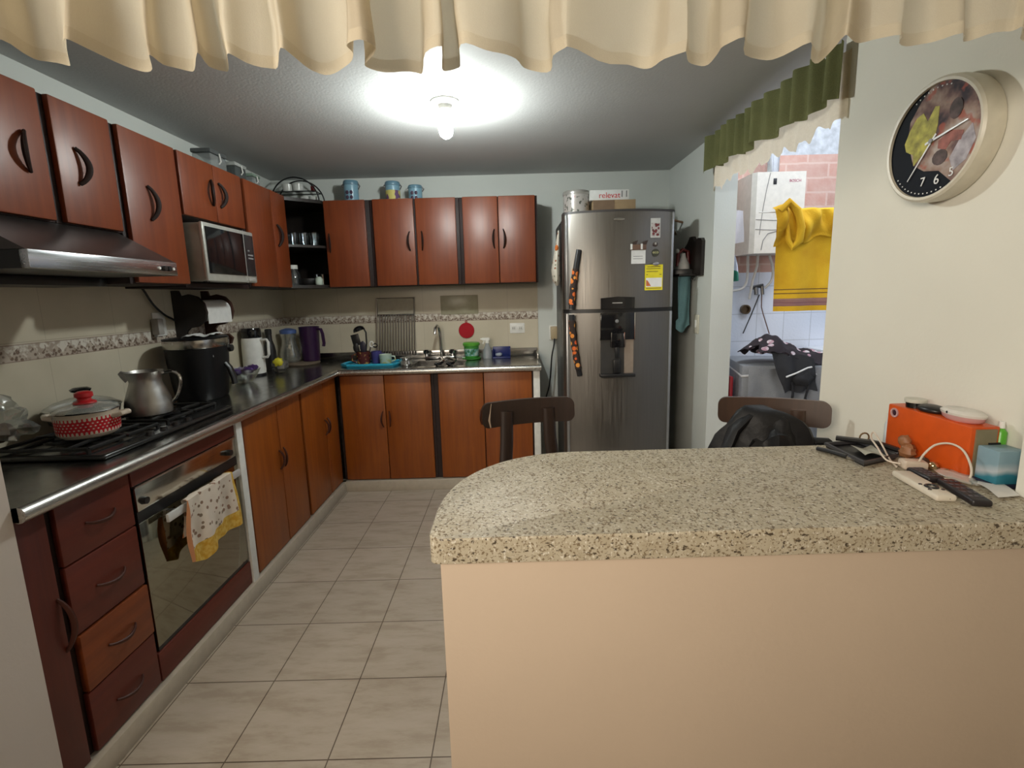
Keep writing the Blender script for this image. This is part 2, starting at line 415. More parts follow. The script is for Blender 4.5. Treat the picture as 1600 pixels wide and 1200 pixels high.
# open corner shelf
o = thing('corner_shelf', 'black open corner shelf of the wall cabinets holding glasses', 'shelf', (-1.55, 3.7, ZB))
cpoly = [(-1.812, 3.376), (-1.512, 3.376), (-1.500, 3.388), (-1.325, 3.540), (-1.318, 3.56), (-1.318, 3.884), (-1.812, 3.884)]
for z0, z1 in ((ZB, ZB + .02), (1.748, 1.764), (ZT - .022, ZT)):
    part('shelf_board', MB().prism(cpoly, z0, z1), M_BLKW, o)
part('back_panel', MB().box(-1.811, -1.800, 3.376, 3.884, ZB + .02, ZT - .022).box(-1.80, -1.318, 3.873, 3.884, ZB + .02, ZT - .022), M_BLKW, o)

def up_back(label, x0, x1, doors):
    o = thing('wall_cabinet', label, 'cabinet', ((x0 + x1) / 2, 3.72, ZB))
    part('carcass', MB().box(x0, x1, YU + .022, 3.884, ZB, ZT, .002), M_CARC, o, 'dark brown cabinet box')
    for a, b, hx in doors:
        dr = part('door', MB().box(a, b, YU, YU + .021, ZB + .003, ZT, .005), M_UP, o)
        if hx is not None:
            s_ = 1 if hx > (a + b) / 2 else -1
            part('handle', bow((hx, YU - .004, ZB + .245), (hx, YU - .004, ZB + .375), (.35 * s_ * -1, -.9, 0), .028, .0065), M_HANDLE, dr, 'dark bow handle')
    return o
up_back('back wall cabinet with a single door next to the open corner shelf', -1.316, -.994, [(-1.312, -1.022, -1.285)])
up_back('middle back wall cabinet with two doors above the dish rack', -.992, -.362, [(-.968, -.682, -.715), (-.667, -.384, -.63)])
up_back('rightmost back wall cabinet with two doors, nearest the refrigerator', -.36, .192, [(-.336, -.088, -.115), (-.083, .176, -.052)])

# base cabinets, left run -------------------------------------------------
XC = -1.262
o = thing('base_cabinet', 'narrow dark red end cabinet with a bow handle beside the drawers', 'cabinet', (-1.5, 1.19, 0))
part('carcass', MB().box(-1.81, XC - .02, 1.134, 1.236, .078, .86), M_CARC, o)
dr = part('door', MB().box(XC - .019, XC - .002, 1.134, 1.222, .078, .857, .003), M_REDV, o)
part('handle', bow((XC - .004, 1.212, .44), (XC - .004, 1.212, .60), (.9, .45, 0), .028, .0065), M_HANDLEB, dr)

o = thing('drawer_unit', 'dark red base unit with a stack of four drawers beside the oven', 'drawer unit', (-1.5, 1.38, 0))
part('carcass', MB().box(-1.81, XC - .02, 1.238, 1.512, .078, .86), M_CARC, o)
for z0, z1, m, y0, y1, lb in ((.672, .856, M_RED, 1.247, 1.507, None), (.462, .668, M_RED, 1.247, 1.507, None), (.278, .456, M_ORD, 1.249, 1.509, 'lighter orange-brown drawer front'), (.082, .273, M_RED, 1.247, 1.509, None)):
    dr = part('drawer', MB().box(XC - .019, XC + (.004 if lb else 0), y0, y1, z0, z1, .004), m, o, lb)
    zc = (z0 + z1) / 2; x = XC + (.006 if lb else .002)
    part('handle', bow((x, 1.33, zc), (x, 1.435, zc - .002), (.8, 0, -.5), .024, .005), M_HANDLEB, dr, 'dark bow handle')

o = thing('oven_housing', 'dark red wooden housing with rails above and below the oven', 'cabinet', (-1.5, 1.81, 0))
part('rail', MB().box(-1.81, XC, 1.514, 2.111, .797, .858, .003), M_RED, o)
part('rail', MB().box(-1.81, XC, 1.514, 2.111, .079, .186, .003), M_RED, o)
part('side_panel', MB().box(-1.81, XC - .03, 1.514, 1.524, .187, .796), M_CARC, o)
part('side_panel', MB().box(-1.81, XC - .03, 2.101, 2.111, .187, .796), M_CARC, o)

def base_left(label, y0, y1, doors):
    o = thing('base_cabinet', label, 'cabinet', (-1.5, (y0 + y1) / 2, 0))
    part('carcass', MB().box(-1.81, XC - .02, y0, y1, .079, .86), M_CARC, o)
    for a, b, hy in doors:
        dr = part('door', MB().box(XC - .019, XC, a, b, .083, .85, .004), M_BACKLOW, o)
        part('handle', bow((XC + .002, hy, .50), (XC + .002, hy, .605), (.8, .5 if hy > (a + b) / 2 else -.5, 0), .026, .0055), M_HANDLEB, dr, 'dark bow handle')
base_left('orange-brown two-door base cabinet right after the white upright of the oven', 2.162, 2.794, [(2.182, 2.506, 2.48), (2.511, 2.784, 2.535)])
base_left('orange-brown two-door base cabinet of the left run, nearest the corner', 2.796, 3.374, [(2.812, 3.141, 3.115), (3.146, 3.36, 3.172)])

YC = 3.381
def base_back(label, x0, x1, doors):
    o = thing('base_cabinet', label, 'cabinet', ((x0 + x1) / 2, 3.6, 0))
    part('carcass', MB().box(x0, x1, YC + .02, 3.88, .079, .70).box(x0, x1, YC + .02, YC + .04, .70, .858), M_CARC, o)
    for a, b, hx in doors:
        dr = part('door', MB().box(a, b, YC, YC + .019, .083, .85, .004), M_BACKLOW, o)
        part('handle', bow((hx, YC - .002, .475), (hx, YC - .002, .59), (.4 if hx < (a + b) / 2 else -.4, -.9, 0), .024, .005), M_HANDLEB, dr, 'dark bow handle')
base_back('orange-brown base cabinet below the sink, left of the black gap', -1.258, -.575, [(-1.236, -.926, -.945), (-.922, -.594, -.90)])
base_back('orange-brown base cabinet behind the dark chair, next to the white end panel', -.573, .132, [(-.540, -.222, -.24), (-.217, .122, -.195)])

# steel worktop -----------------------------------------------------------
o = thing('kitchen_worktop', 'grey stainless steel L-shaped worktop with a rounded front edge', 'worktop', (-1.5, 3.5, .86))
SX0, SX1, SY0, SY1 = -.74, -.36, 3.43, 3.73
mb = MB()
mb.box(-1.811, -1.238, 1.134, 3.884, .8605, .90)
mb.box(-1.238, SX0, 3.345, 3.884, .8605, .90).box(SX1, .188, 3.345, 3.884, .8605, .90).box(SX0, SX1, 3.345, SY0, .8605, .90).box(SX0, SX1, SY1, 3.884, .8605, .90)
part('top_plate', mb, M_STEEL, o)
part('front_edge', MB().tube([(-1.240, 1.134, .879), (-1.240, 3.345, .879)], .0215, 16).tube([(-1.240, 3.347, .879), (.19, 3.347, .879)], .0215, 16), M_STEELB, o, 'brighter rounded steel front edge')
part('upstand', MB().box(-1.811, .19, 3.868, 3.884, .9005, .965, .004).box(.176, .19, 3.62, 3.868, .9005, .945, .004), M_STEEL, o)
b0 = MB()
for a, b_ in (((SX0, SY0), (SX1, SY0 + .003)), ((SX0, SY1 - .003), (SX1, SY1)), ((SX0, SY0), (SX0 + .003, SY1)), ((SX1 - .003, SY0), (SX1, SY1))):
    b0.box(a[0], b_[0], a[1], b_[1], .76, .899)
b0.box(SX0, SX1, SY0, SY1, .757, .76)
bw = part('sink_bowl', b0, steel('steel_sink', (.45, .44, .42), .3), o)
part('drain', MB().lathe((-.55, 3.58, 0), [(.04, .7605), (.04, .764), (.03, .763)], 20), M_CHROME, bw)

# bar counter -------------------------------------------------------------
t = NT('granite')
vo = t.n('TexVoronoi', feature='F1'); vo.inputs['Scale'].default_value = 150; t.l(t.pos((1, .55, 1), rot=(0, 0, .5)), vo.inputs['Vector'])
fl = t.noise(t.pos((1, .62, 1), rot=(0, 0, -.6)), 185, 2, .5); fl2 = t.noise(t.pos((.6, 1, 1), rot=(0, 0, .3)), 140, 2, .5); big = t.noise(t.pos(), 26, 3)
c = t.ramp(big, [(.3, (.40, .345, .245)), (.7, (.49, .44, .335))])
c = t.mix(t.ramp(fl, [(.56, (0, 0, 0)), (.63, (1, 1, 1))]), c, (.20, .15, .09))
c = t.mix(t.ramp(fl2, [(.60, (0, 0, 0)), (.66, (1, 1, 1))]), c, (.075, .055, .035))
lt = t.noise(t.pos((1, 1, .7)), 150, 2); c = t.mix(t.ramp(lt, [(.60, (0, 0, 0)), (.70, (.8, .8, .8))]), c, (.72, .69, .60))
t.col(c); t.set(Roughness=.5, Specular_IOR_Level=.35); M_GRAN = t.m
pts = [(1.154, .928)] + [(-.165 + .02 * math.cos(a), .945 + .02 * math.sin(a)) for a in [1.5 * PI - k * PI / 10 for k in range(6)]]
cx, cy, rx, ry = .20, 1.04, .386, .414
for k in range(25):
    a = PI - k * (PI / 2) / 24; pts.append((cx + rx * abs(math.cos(a)) ** .92 * (-1), cy + ry * math.sin(a) ** .92))
pts += [(1.220, 1.458), (1.220, 1.068), (1.154, 1.068)]
single('bar_countertop', MB().prism(pts, .844, .900, bev=.006), M_GRAN, 'speckled beige granite bar top with a rounded left end on the half wall', 'countertop', (.5, 1.2, .844))
# ------------------------------------------------------------ range hood
o = thing('range_hood', 'grey steel range hood under the left wall cabinets', 'range hood', (-1.5, 1.64, 1.49))
hp = [(-1.812, 1.662), (-1.51, 1.662), (-1.305, 1.545), (-1.812, 1.545)]
part('canopy', MB().prism(hp, 1.345, 1.935, 'y'), plain('hood_paint', (.085, .075, .073), .3, .6), o)
part('front_strip', MB().box(-1.325, -1.30, 1.345, 1.935, 1.494, 1.545, .003), steel('hood_steel', (.55, .56, .58), .25, 'y'), o, 'bright steel front strip')
part('underside', MB().box(-1.812, -1.326, 1.347, 1.933, 1.494, 1.544), M_BLACK, o)
part('rear_lip', MB().box(-1.812, -1.60, 1.20, 1.96, 1.462, 1.493, .003), M_BLACK, o)
for y in (1.862, 1.886):
    part('knob', MB().lathe((-1.30, y, 1.519), [(.010, 0), (.009, .008), (0, .009)], 14, Matrix.Rotation(PI / 2, 4, 'Y')), M_BLACK, o)
for y in (1.838, 1.912):
    part('indicator', MB().lathe((-1.30, y, 1.519), [(.006, 0), (.005, .003), (0, .003)], 12, Matrix.Rotation(PI / 2, 4, 'Y')), M_WHITE, o)

# microwave
o = thing('microwave', 'silver microwave oven with a dark glass door on the left wall shelf', 'microwave', (-1.6, 2.54, 1.484))
MS = plain('micro_silver', (.36, .35, .31), .35, .5)
part('body', MB().box(-1.79, -1.445, 2.337, 2.772, 1.490, 1.758, .006), MS, o)
part('front_frame', MB().box(-1.446, -1.425, 2.330, 2.778, 1.489, 1.762, .008), plain('micro_frame', (.55, .55, .51), .3, .5), o, 'bright silver front frame')
dr = part('door', MB().box(-1.4255, -1.420, 2.345, 2.665, 1.525, 1.742, .002), M_BLKGL, o, 'black glass door')
part('control_panel', MB().box(-1.4255, -1.420, 2.676, 2.762, 1.525, 1.742, .002), plain('micro_panel', (.02, .02, .022), .25), o)
part('door_gap', MB().box(-1.4255, -1.4215, 2.668, 2.673, 1.489, 1.762), plain('gap_silver', (.6, .6, .58), .3, .4), o)
for z, w_ in ((1.655, .018), (1.632, .05), (1.615, .05)):
    part('button_row', MB().box(-1.420, -1.4185, 2.695, 2.695 + w_, z, z + .008), M_GREY, o)
part('release_button', MB().box(-1.426, -1.420, 2.685, 2.752, 1.497, 1.518, .002), plain('micro_btn', (.5, .5, .47), .35, .4), o)
for y in (2.36, 2.74):
    part('foot', MB().box(-1.47, -1.45, y, y + .02, 1.4845, 1.4905), M_BLACK, o)

# built-in oven
o = thing('built_in_oven', 'built-in oven with a mirrored glass door below the cooktop', 'oven', (-1.5, 1.81, .19))
MIR = NT('oven_mirror'); MIR.col((.30, .285, .22)); MIR.set(Metallic=1.0, Roughness=.06)
f = MIR.noise(MIR.pos(), 4, 2); MIR.bump(f, .02, .01); M_MIR = MIR.m
part('body', MB().box(-1.80, XC - .012, 1.526, 2.099, .188, .795), M_BLACK, o)
dr = part('door', MB().box(XC - .012, XC - .002, 1.522, 2.106, .205, .665, .002), M_MIR, o, 'dark mirrored glass door')
part('door_top', MB().box(XC - .013, XC - .004, 1.522, 2.106, .666, .705), M_BLACK, o)
part('control_panel', MB().box(XC - .012, XC + .001, 1.522, 2.106, .706, .79, .002), steel('oven_panel', (.60, .58, .52), .16, 'y'), o)
part('panel_rim', MB().box(XC - .010, XC + .004, 1.522, 2.106, .788, .794), M_STEELB, o)
for y in (1.548, 2.045):
    part('knob', MB().lathe((XC + .001, y, .738), [(.014, 0), (.012, .016), (0, .017)], 18, Matrix.Rotation(PI / 2, 4, 'Y')), M_BLACK, o)
part('lower_vent', MB().box(XC - .013, XC - .006, 1.526, 2.10, .188, .204), M_BLACK, o)
hd = part('handle', MB().box(-1.222, -1.210, 1.585, 2.035, .638, .668, .003), plain('oven_handle', (.66, .68, .68), .3, .3), o, 'pale flat bar handle')
for y in (1.63, 1.985):
    part('bracket', MB().box(XC - .003, -1.221, y, y + .018, .643, .663), M_STEELB, hd)

# towel over the oven handle
t = NT('towel_print'); P = t.sep(t.pos())
vo = t.n('TexVoronoi'); vo.inputs['Scale'].default_value = 42; t.l(t.pos((1, 1, 1)), vo.inputs['Vector'])
dots = t.math('LESS_THAN', vo.outputs['Distance'], .30)
c = t.ramp(t.noise(t.pos(), 10, 2), [(.3, (.60, .52, .44)), (.7, (.72, .65, .56))])
c = t.mix(t.math('MULTIPLY', dots, .9), c, t.mix(vo.outputs['Color'], (.25, .10, .06), (.16, .13, .08)))
yel = t.ramp(t.noise(t.pos(), 60, 3), [(.4, (.52, .29, .025)), (.6, (.62, .42, .09))])
low = t.math('MAXIMUM', t.math('LESS_THAN', t.math('SUBTRACT', P['Z'], t.math('MULTIPLY', t.math('SUBTRACT', P['Y'], 1.70), .10)), .492), t.math('GREATER_THAN', P['Y'], 1.950))
c = t.mix(low, c, yel)
c = t.mix(t.math('LESS_THAN', P['Y'], 1.672), c, (.55, .23, .10))
t.col(c); t.set(Roughness=.9); M_TOWEL = t.m
def towel(u, v):
    # u across the bar, v from back hem over the bar to the front hem
    y = 1.665 + .295 * u + .02 * math.sin(7 * v) * (1 - u); s_ = v * .40 - .155
    wob = .010 * math.sin(u * 11 + v * 4) + .006 * math.sin(u * 23)
    if s_ < -.01: x, z = -1.233 + wob * .4, .672 + s_ + .02 + .035 * (u < .2) * 0
    elif s_ > .015: x, z = -1.201 + wob * min(1, s_ * 9) + .02 * s_, .680 - (s_ - .015)
    else: x, z = -1.217 + .9 * s_, .682
    if s_ > .015:
        k = (s_ - .015) / .23; y += -.02 * k * (1 - u) + .02 * k * u; z -= .035 * k * max(0, 1 - abs(u - .22) / .25)
    return (x, y, z)
single('dish_towel', MB().sheet(towel, 34, 40), M_TOWEL, 'cream patterned dish towel with a mustard border on the oven handle', 'towel', (-1.21, 1.8, .67))

# gas cooktop
o = thing('gas_cooktop', 'black gas cooktop with cast iron grates set in the left worktop', 'cooktop', (-1.53, 1.83, .90))
part('tray', MB().box(-1.735, -1.31, 1.485, 2.205, .9005, .918, .008, 3), plain('hob_black', (.02, .02, .02), .2), o)
for y in (1.665, 2.03):
    g = MB()
    for dx in (-.15, .15):
        g.tube([(-1.53 + dx, y - .155, .932), (-1.53 + dx, y + .155, .932)], .0065, 6)
    for dy in (-.155, .155):
        g.tube([(-1.68, y + dy, .932), (-1.38, y + dy, .932)], .0065, 6)
    for cxg in (-1.61, -1.45):
        for k in range(4):
            a = k * PI / 2; g.tube([(cxg + .085 * math.cos(a), y + .15 * math.sin(a), .932), (cxg + .05 * math.cos(a), y + .07 * math.sin(a), .936), (cxg + .022 * math.cos(a), y + .03 * math.sin(a), .934)], .006, 6)
    for dx in (-.15, .15):
        for dy in (-.155, .155): g.tube([(-1.53 + dx, y + dy, .934), (-1.53 + dx, y + dy, .917)], .007, 6)
    part('grate', g, plain('cast_iron', (.012, .012, .012), .5), o)
    for cxg in (-1.61, -1.45):
        part('burner', MB().lathe((cxg, y, 0), [(.048, .9175), (.046, .924), (.03, .925), (.03, .929), (0, .930)], 20), M_BLACK, o)
for y in (1.72, 1.79, 1.86, 1.93):
    part('knob', MB().lathe((-1.335, y, 0), [(.014, .9175), (.012, .93), (0, .931)], 14), M_BLACK, o)

# ------------------------------------------------------------ refrigerator
FX0, FX1 = .330, 1.036; FM = (FX0 + FX1) / 2; FW = (FX1 - FX0) / 2
def fy(x):  # bulging door front
    k = (x - FM) / FW; return 3.085 + .075 * k * k
def door_poly(inset=0):
    n = 20; p = [(FX1, 3.24), (FX0, 3.24)]
    for i in range(n + 1):
        x = FX0 + .012 + (FX1 - FX0 - .024) * i / n; p.append((x, fy(x)))
    p.insert(2, (FX0, fy(FX0) + .014)); p.append((FX1, fy(FX1) + .014)); return p
M_FR = steel('fridge_steel', (.235, .22, .20), .42, 'z')
o = thing('refrigerator', 'tall grey steel two-door refrigerator in the corner with magnets on its door', 'refrigerator', (FM, 3.45, 0))
part('body', MB().box(FX0 + .012, FX1 - .012, 3.25, 3.80, .03, 1.868, .006), plain('fridge_side', (.09, .088, .085), .4, .3), o)
d1 = part('door', MB().prism(door_poly(), 1.283, 1.872, bev=.004), M_FR, o, 'upper freezer door')
d2 = part('door', MB().prism(door_poly(), .055, 1.258, bev=.004), M_FR, o, 'tall lower door')
part('top_trim', MB().prism(door_poly(), 1.8725, 1.886, bev=.003), plain('fridge_trim', (.05, .045, .045), .4), o)
part('seal', MB().prism([(x, y if y > 3.2 else y + .012) for x, y in door_poly()], 1.2582, 1.2828), M_BLACK, o, 'black gap between the doors')
part('kick_plate', MB().box(FX0 + .02, FX1 - .02, 3.2, 3.25, .012, .053), M_BLACK, o)
for x in (FX0 + .06, FX1 - .06):
    part('foot', MB().lathe((x, 3.7, 0), [(.02, 0), (.02, .03)], 12), M_BLACK, o)
    part('foot', MB().lathe((x, 3.28, 0), [(.02, 0), (.02, .03)], 12), M_BLACK, o)
for s_, x in ((-1, FX0 + .026), (1, FX1 - .02)):
    for z0, z1, dd in ((1.284, 1.871, d1), (.056, 1.257, d2)):
        part('edge_strip', MB().box(x - .010, x + .010, fy(x) - .002, fy(x) + .01, z0, z1, .002), plain('fridge_strip', (.40, .41, .42), .3, .8), dd, 'paler steel strip along the door edge')
# water dispenser
dx0, dx1 = .553, .765; yf = 3.083
part('dispenser_panel', MB().prism([(dx0, 1.284), (dx1, 1.284), (dx1, 1.352), ((dx0 + dx1) / 2, 1.358), (dx0, 1.350)], 3.068, 3.095, 'y'), M_BLKGL, d1, 'black upper panel of the water dispenser')
dp = part('dispenser', MB().box(dx0, dx1, 3.068, 3.095, 1.088, 1.2575, .002).box(.615, .705, 3.056, 3.09, 1.04, 1.13, .003), M_BLKGL, d2, 'black water dispenser')
part('recess', MB().box(dx0 + .002, .705, 3.079, 3.095, .868, 1.088), plain('recess_grey', (.10, .098, .095), .3, .6), dp)
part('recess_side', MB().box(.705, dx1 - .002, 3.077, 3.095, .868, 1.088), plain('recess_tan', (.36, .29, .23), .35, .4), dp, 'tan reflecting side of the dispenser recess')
part('lever', MB().box(.645, .668, 3.058, 3.08, .97, 1.045, .003).box(.632, .676, 3.050, 3.08, .876, .962, .003), M_BLACK, dp)
part('drip_tray', MB().box(dx0 - .006, dx1 + .004, 3.035, 3.095, .852, .872, .003), M_BLACK, dp)
for x in (dx0 - .004, dx1 + .002, .618, .700):
    z0, z1, y0 = (1.085, 1.256, 3.066) if x < .6 or x > .72 else (1.042, 1.135, 3.052)
    part('chrome_trim', MB().box(x - .002, x + .002, y0, 3.09, z0, z1), M_CHROME, dp)
part('button', MB().lathe((.655, 3.068, 1.205), [(.012, 0), (.010, .004), (0, .005)], 16, Matrix.Rotation(PI / 2, 4, 'X')), M_GREY, dp)
part('badge', MB().blob((.668, 3.083, 1.826), (.034, .003, .009), 16), plain('badge', (.42, .40, .37), .3, .9), d1)
part('emblem', MB().box(.625, .688, 3.066, 3.069, 1.316, 1.322), plain('emblem_silver', (.6, .6, .6), .3, .8), d1)
# bow handles wrapped in fruit print covers
t = NT('fruit_cover'); vo = t.n('TexVoronoi'); vo.inputs['Scale'].default_value = 30; t.l(t.pos(), vo.inputs['Vector'])
fr = t.mix(t.math('FRACT', t.math('MULTIPLY', vo.outputs['Color'], 3.0)), (.70, .10, .02), (.75, .32, .05))
t.col(t.mix(t.math('GREATER_THAN', vo.outputs['Distance'], .42), fr, (.035, .02, .015))); t.set(Roughness=.85); M_FRUIT = t.m
def hp_(z):  # handle centre line: bow leaning left towards the seam
    k = (1.655 - z) / .80; return Vector((.424 - .052 * math.sin(PI * min(1, max(0, k))), fy(.41) - .022 - .02 * math.sin(PI * k), z))
for dd, z0, z1, c0, c1 in ((d1, 1.652, 1.288, 1.535, 1.315), (d2, 1.252, .856, 1.215, .905)):
    n = 14
    hh = part('handle', MB().tube([hp_(z0 + (z1 - z0) * i / n) for i in range(n + 1)], .0165, 10, flat=.6, up=(1, 0, 0)), plain('fridge_handle', (.035, .035, .037), .3, .5), dd, 'dark curved handle')
    part('cover', MB().tube([hp_(c0 + (c1 - c0) * i / n) for i in range(n + 1)], [.0195 + .0016 * math.sin(i * 1.9) for i in range(n + 1)], 12, flat=.75, up=(1, 0, 0)), M_FRUIT, hh, 'fabric cover printed with orange fruit')
    for z in (z0 - .02, z1 + .02):
        p = hp_(z); part('standoff', MB().box(p.x - .008, p.x + .008, p.y, fy(p.x) + .004, z - .008, z + .008), M_BLACK, hh)
# ------------------------------------------------------------ things on and round the refrigerator
def on_door(x): return fy(x) - .0015
M_PAPER = plain('paper', (.72, .72, .70), .8)
def slab(name, x0, x1, z0, z1, mat, par, dy=0, th=.002, label=None, y=None):
    y = (min(on_door(x0), on_door(x1)) if y is None else y) - dy
    return part(name, MB().box(x0, x1, y - th, y, z0, z1), mat, par, label)
M_PHOTO = NT('magnet_photo'); vo = M_PHOTO.n('TexVoronoi'); vo.inputs['Scale'].default_value = 60; M_PHOTO.l(M_PHOTO.pos(), vo.inputs['Vector'])
M_PHOTO.col(M_PHOTO.ramp(vo.outputs['Distance'], [(.15, (.25, .02, .03)), (.4, (.10, .03, .03)), (.6, (.55, .50, .48))])); M_PHOTO.set(Roughness=.4); M_PHOTO = M_PHOTO.m
o = thing('photo_magnet', 'tall narrow picture magnet in dark red near the top right of the refrigerator door', 'magnet', (.893, 3.09, 1.71))
slab('backing', .865, .926, 1.712, 1.829, plain('magnet_white', (.6, .6, .58), .4), o, label='pale card backing')
slab('picture', .872, .920, 1.722, 1.80, M_PHOTO, o, .002, .0006, y=on_door(.865))
o = thing('bridge_magnet', 'brown castle-shaped magnet with two peaks holding the white note', 'magnet', (.785, 3.09, 1.64))
y = on_door(.74) - .001
part('plaque', MB().box(.737, .836, y - .006, y, 1.640, 1.672, .002), plain('magnet_brown', (.16, .09, .06), .5), o)
for xa in (.737, .800):
    part('peak', MB().prism([(xa, 1.672), (xa + .036, 1.672), (xa + .046, 1.697), (xa + .03, 1.692)], y - .006, y, 'y'), plain('magnet_dark', (.05, .03, .025), .5), o)
    part('tower', MB().box(xa, xa + .012, y - .008, y - .001, 1.642, 1.676), M_PAPER, o, 'white tower')
o = thing('paper_note', 'white square note hanging below the castle magnet', 'note', (.785, 3.09, 1.56))
slab('sheet', .744, .832, 1.556, 1.639, M_PAPER, o, th=.001)
for zw in (1.60, 1.585): slab('writing', .756, .815, zw, zw + .003, M_GREY, o, .001, .0004, y=on_door(.744))
o = thing('figure_magnet', 'small dark magnet shaped like a figure between the picture and the round magnet', 'magnet', (.90, 3.1, 1.66))
y = on_door(.90)
part('figure', MB().blob((.898, y - .004, 1.673), (.017, .005, .014), 12, .3, 8, 3), plain('magnet_figure', (.07, .05, .045), .4), o)
part('face_spot', MB().blob((.899, y - .009, 1.677), (.006, .002, .008), 8), plain('magnet_spot', (.4, .38, .34), .5), o)
o = thing('eco_magnet', 'round dark magnet lettered eco above the yellow energy label', 'magnet', (.90, 3.1, 1.61))
part('disc', MB().lathe((.900, y, 1.622), [(.024, 0), (.024, .005), (0, .0055)], 24, Matrix.Rotation(PI / 2, 4, 'X')), plain('magnet_olive', (.05, .05, .035), .35), o)
lettering('lettering', 'eco', .026, face_m((.900, y - .0062, 1.625), (0, -1, 0)), plain('eco_yellow', (.62, .60, .30), .5), o)
o = thing('energy_label', 'yellow energy label with a white lower half on the refrigerator door', 'label', (.89, 3.1, 1.39))
M_YEL = plain('label_yellow', (.72, .62, .02), .5)
slab('sheet', .833, .945, 1.392, 1.549, M_YEL, o, th=.001)
slab('white_panel', .840, .940, 1.412, 1.468, M_PAPER, o, .001, .0006, y=on_door(.833))
yq = on_door(.833) - .0018
part('bars', MB().prism([(.842, 1.418), (.872, 1.418), (.850, 1.452), (.842, 1.456)], yq - .0006, yq, 'y'), plain('label_red', (.55, .14, .04), .6), o)
for z, a, b in ((1.534, .848, .93), (1.522, .842, .93), (1.505, .842, .915), (1.486, .842, .852), (1.486, .925, .937), (1.402, .842, .937)):
    slab('print_line', a, b, z, z + .004, plain('label_print', (.16, .13, .02), .6), o, .001, .0004, y=on_door(.833))
o = thing('clip_magnet', 'small grey clip magnet holding the top of the yellow energy label', 'magnet', (.90, 3.09, 1.55))
part('clip', MB().blob((.900, yq - .006, 1.553), (.020, .006, .011), 12, .25, 6, 5), plain('clip_grey', (.28, .27, .28), .35, .4), o)

# on top
o = thing('cookie_tin', 'round white flower-print tin on top of the refrigerator', 'tin', (.452, 3.45, 1.887))
t = NT('flower_tin'); vo = t.n('TexVoronoi'); vo.inputs['Scale'].default_value = 42; t.l(t.pos(), vo.inputs['Vector'])
k = t.noise(t.pos(), 40, 3)
c = t.ramp(k, [(.36, (.12, .13, .11)), (.44, (.58, .55, .52)), (.66, (.60, .56, .53)), (.72, (.50, .16, .18))]); t.col(c); t.set(Roughness=.25, Metallic=.25)
part('drum', MB().lathe((.452, 3.45, 0), [(.086, 1.8875), (.087, 1.892), (.087, 2.036)], 36), t.m, o)
part('lid', MB().lathe((.452, 3.45, 0), [(.0895, 2.036), (.0905, 2.04), (.0905, 2.056), (.088, 2.062), (0, 2.063)], 36), plain('tin_lid', (.50, .49, .46), .25, .5), o)
o = thing('cardboard_box', 'plain brown cardboard box on the refrigerator under the white box', 'box', (.69, 3.47, 1.887))
part('body', MB().box(.555, .838, 3.37, 3.58, 1.8875, 1.992, .002), plain('cardboard', (.36, .25, .14), .8), o)
part('flap', MB().box(.555, .695, 3.366, 3.370, 1.89, 1.990), plain('cardboard_dark', (.20, .13, .08), .8), o, 'darker half of the front')
o = thing('white_box', 'flat white box with red lettering lying on the cardboard box', 'box', (.66, 3.46, 1.993))
part('body', MB().box(.535, .795, 3.38, 3.56, 1.993, 2.058, .003), M_PAPER, o)
lettering('lettering', 'relevat', .052, face_m((.665, 3.3795, 2.022), (0, -1, 0)), plain('red_print', (.55, .03, .03), .6), o)
for x in (.745, .775):
    part('mark', MB().box(x, x + .007, 3.3785, 3.380, 2.01, 2.05), M_GREY, o)

# floral mitt hanging against the left side
t = NT('floral'); vo = t.n('TexVoronoi'); vo.inputs['Scale'].default_value = 38; t.l(t.pos(), vo.inputs['Vector'])
c = t.ramp(vo.outputs['Distance'], [(.12, (.42, .07, .03)), (.22, (.10, .13, .07)), (.34, (.58, .54, .46))]); t.col(c); t.set(Roughness=.9); M_FLOR = t.m
o = thing('hanging_oven_mitt', 'flower-print oven mitt hanging on the left side of the refrigerator', 'oven mitt', (.31, 3.36, 1.44))
mb = MB()
mb.tube([(.322, 3.36, 1.80), (.316, 3.36, 1.72), (.305, 3.36, 1.62), (.298, 3.35, 1.54), (.302, 3.35, 1.47), (.310, 3.35, 1.44)], [.006, .014, .022, .030, .026, .010], 12, flat=2.2)
part('mitt', mb, M_FLOR, o)
part('orange_patch', MB().blob((.306, 3.335, 1.685), (.014, .02, .022), 10), plain('patch_orange', (.60, .16, .03), .9), o)
part('loop', MB().tube([(.328, 3.36, 1.795), (.331, 3.36, 1.84), (.336, 3.36, 1.845)], .003, 6), M_BLACK, o)
# socket and cord beside the refrigerator
o = thing('wall_socket', 'tan plug adapter in the wall socket left of the refrigerator', 'socket', (.325, 3.89, 1.08))
part('plate', MB().box(.29, .362, 3.884, 3.8908, 1.02, 1.135, .003), M_WHITE, o)
part('adapter', MB().box(.297, .352, 3.835, 3.884, 1.03, 1.13, .006), plain('adapter_tan', (.42, .33, .20), .5), o, 'tan plug adapter')
single('power_cord', MB().tube(crv([(.325, 3.838, 1.035), (.318, 3.82, .98), (.30, 3.80, .90), (.29, 3.80, .78), (.275, 3.80, .66), (.245, 3.78, .55), (.25, 3.74, .42), (.28, 3.70, .25), (.30, 3.69, .012)]), .006, 8), M_BLACK, 'black power cord hanging from the tan adapter beside the refrigerator', 'cord', (.3, 3.75, 0))

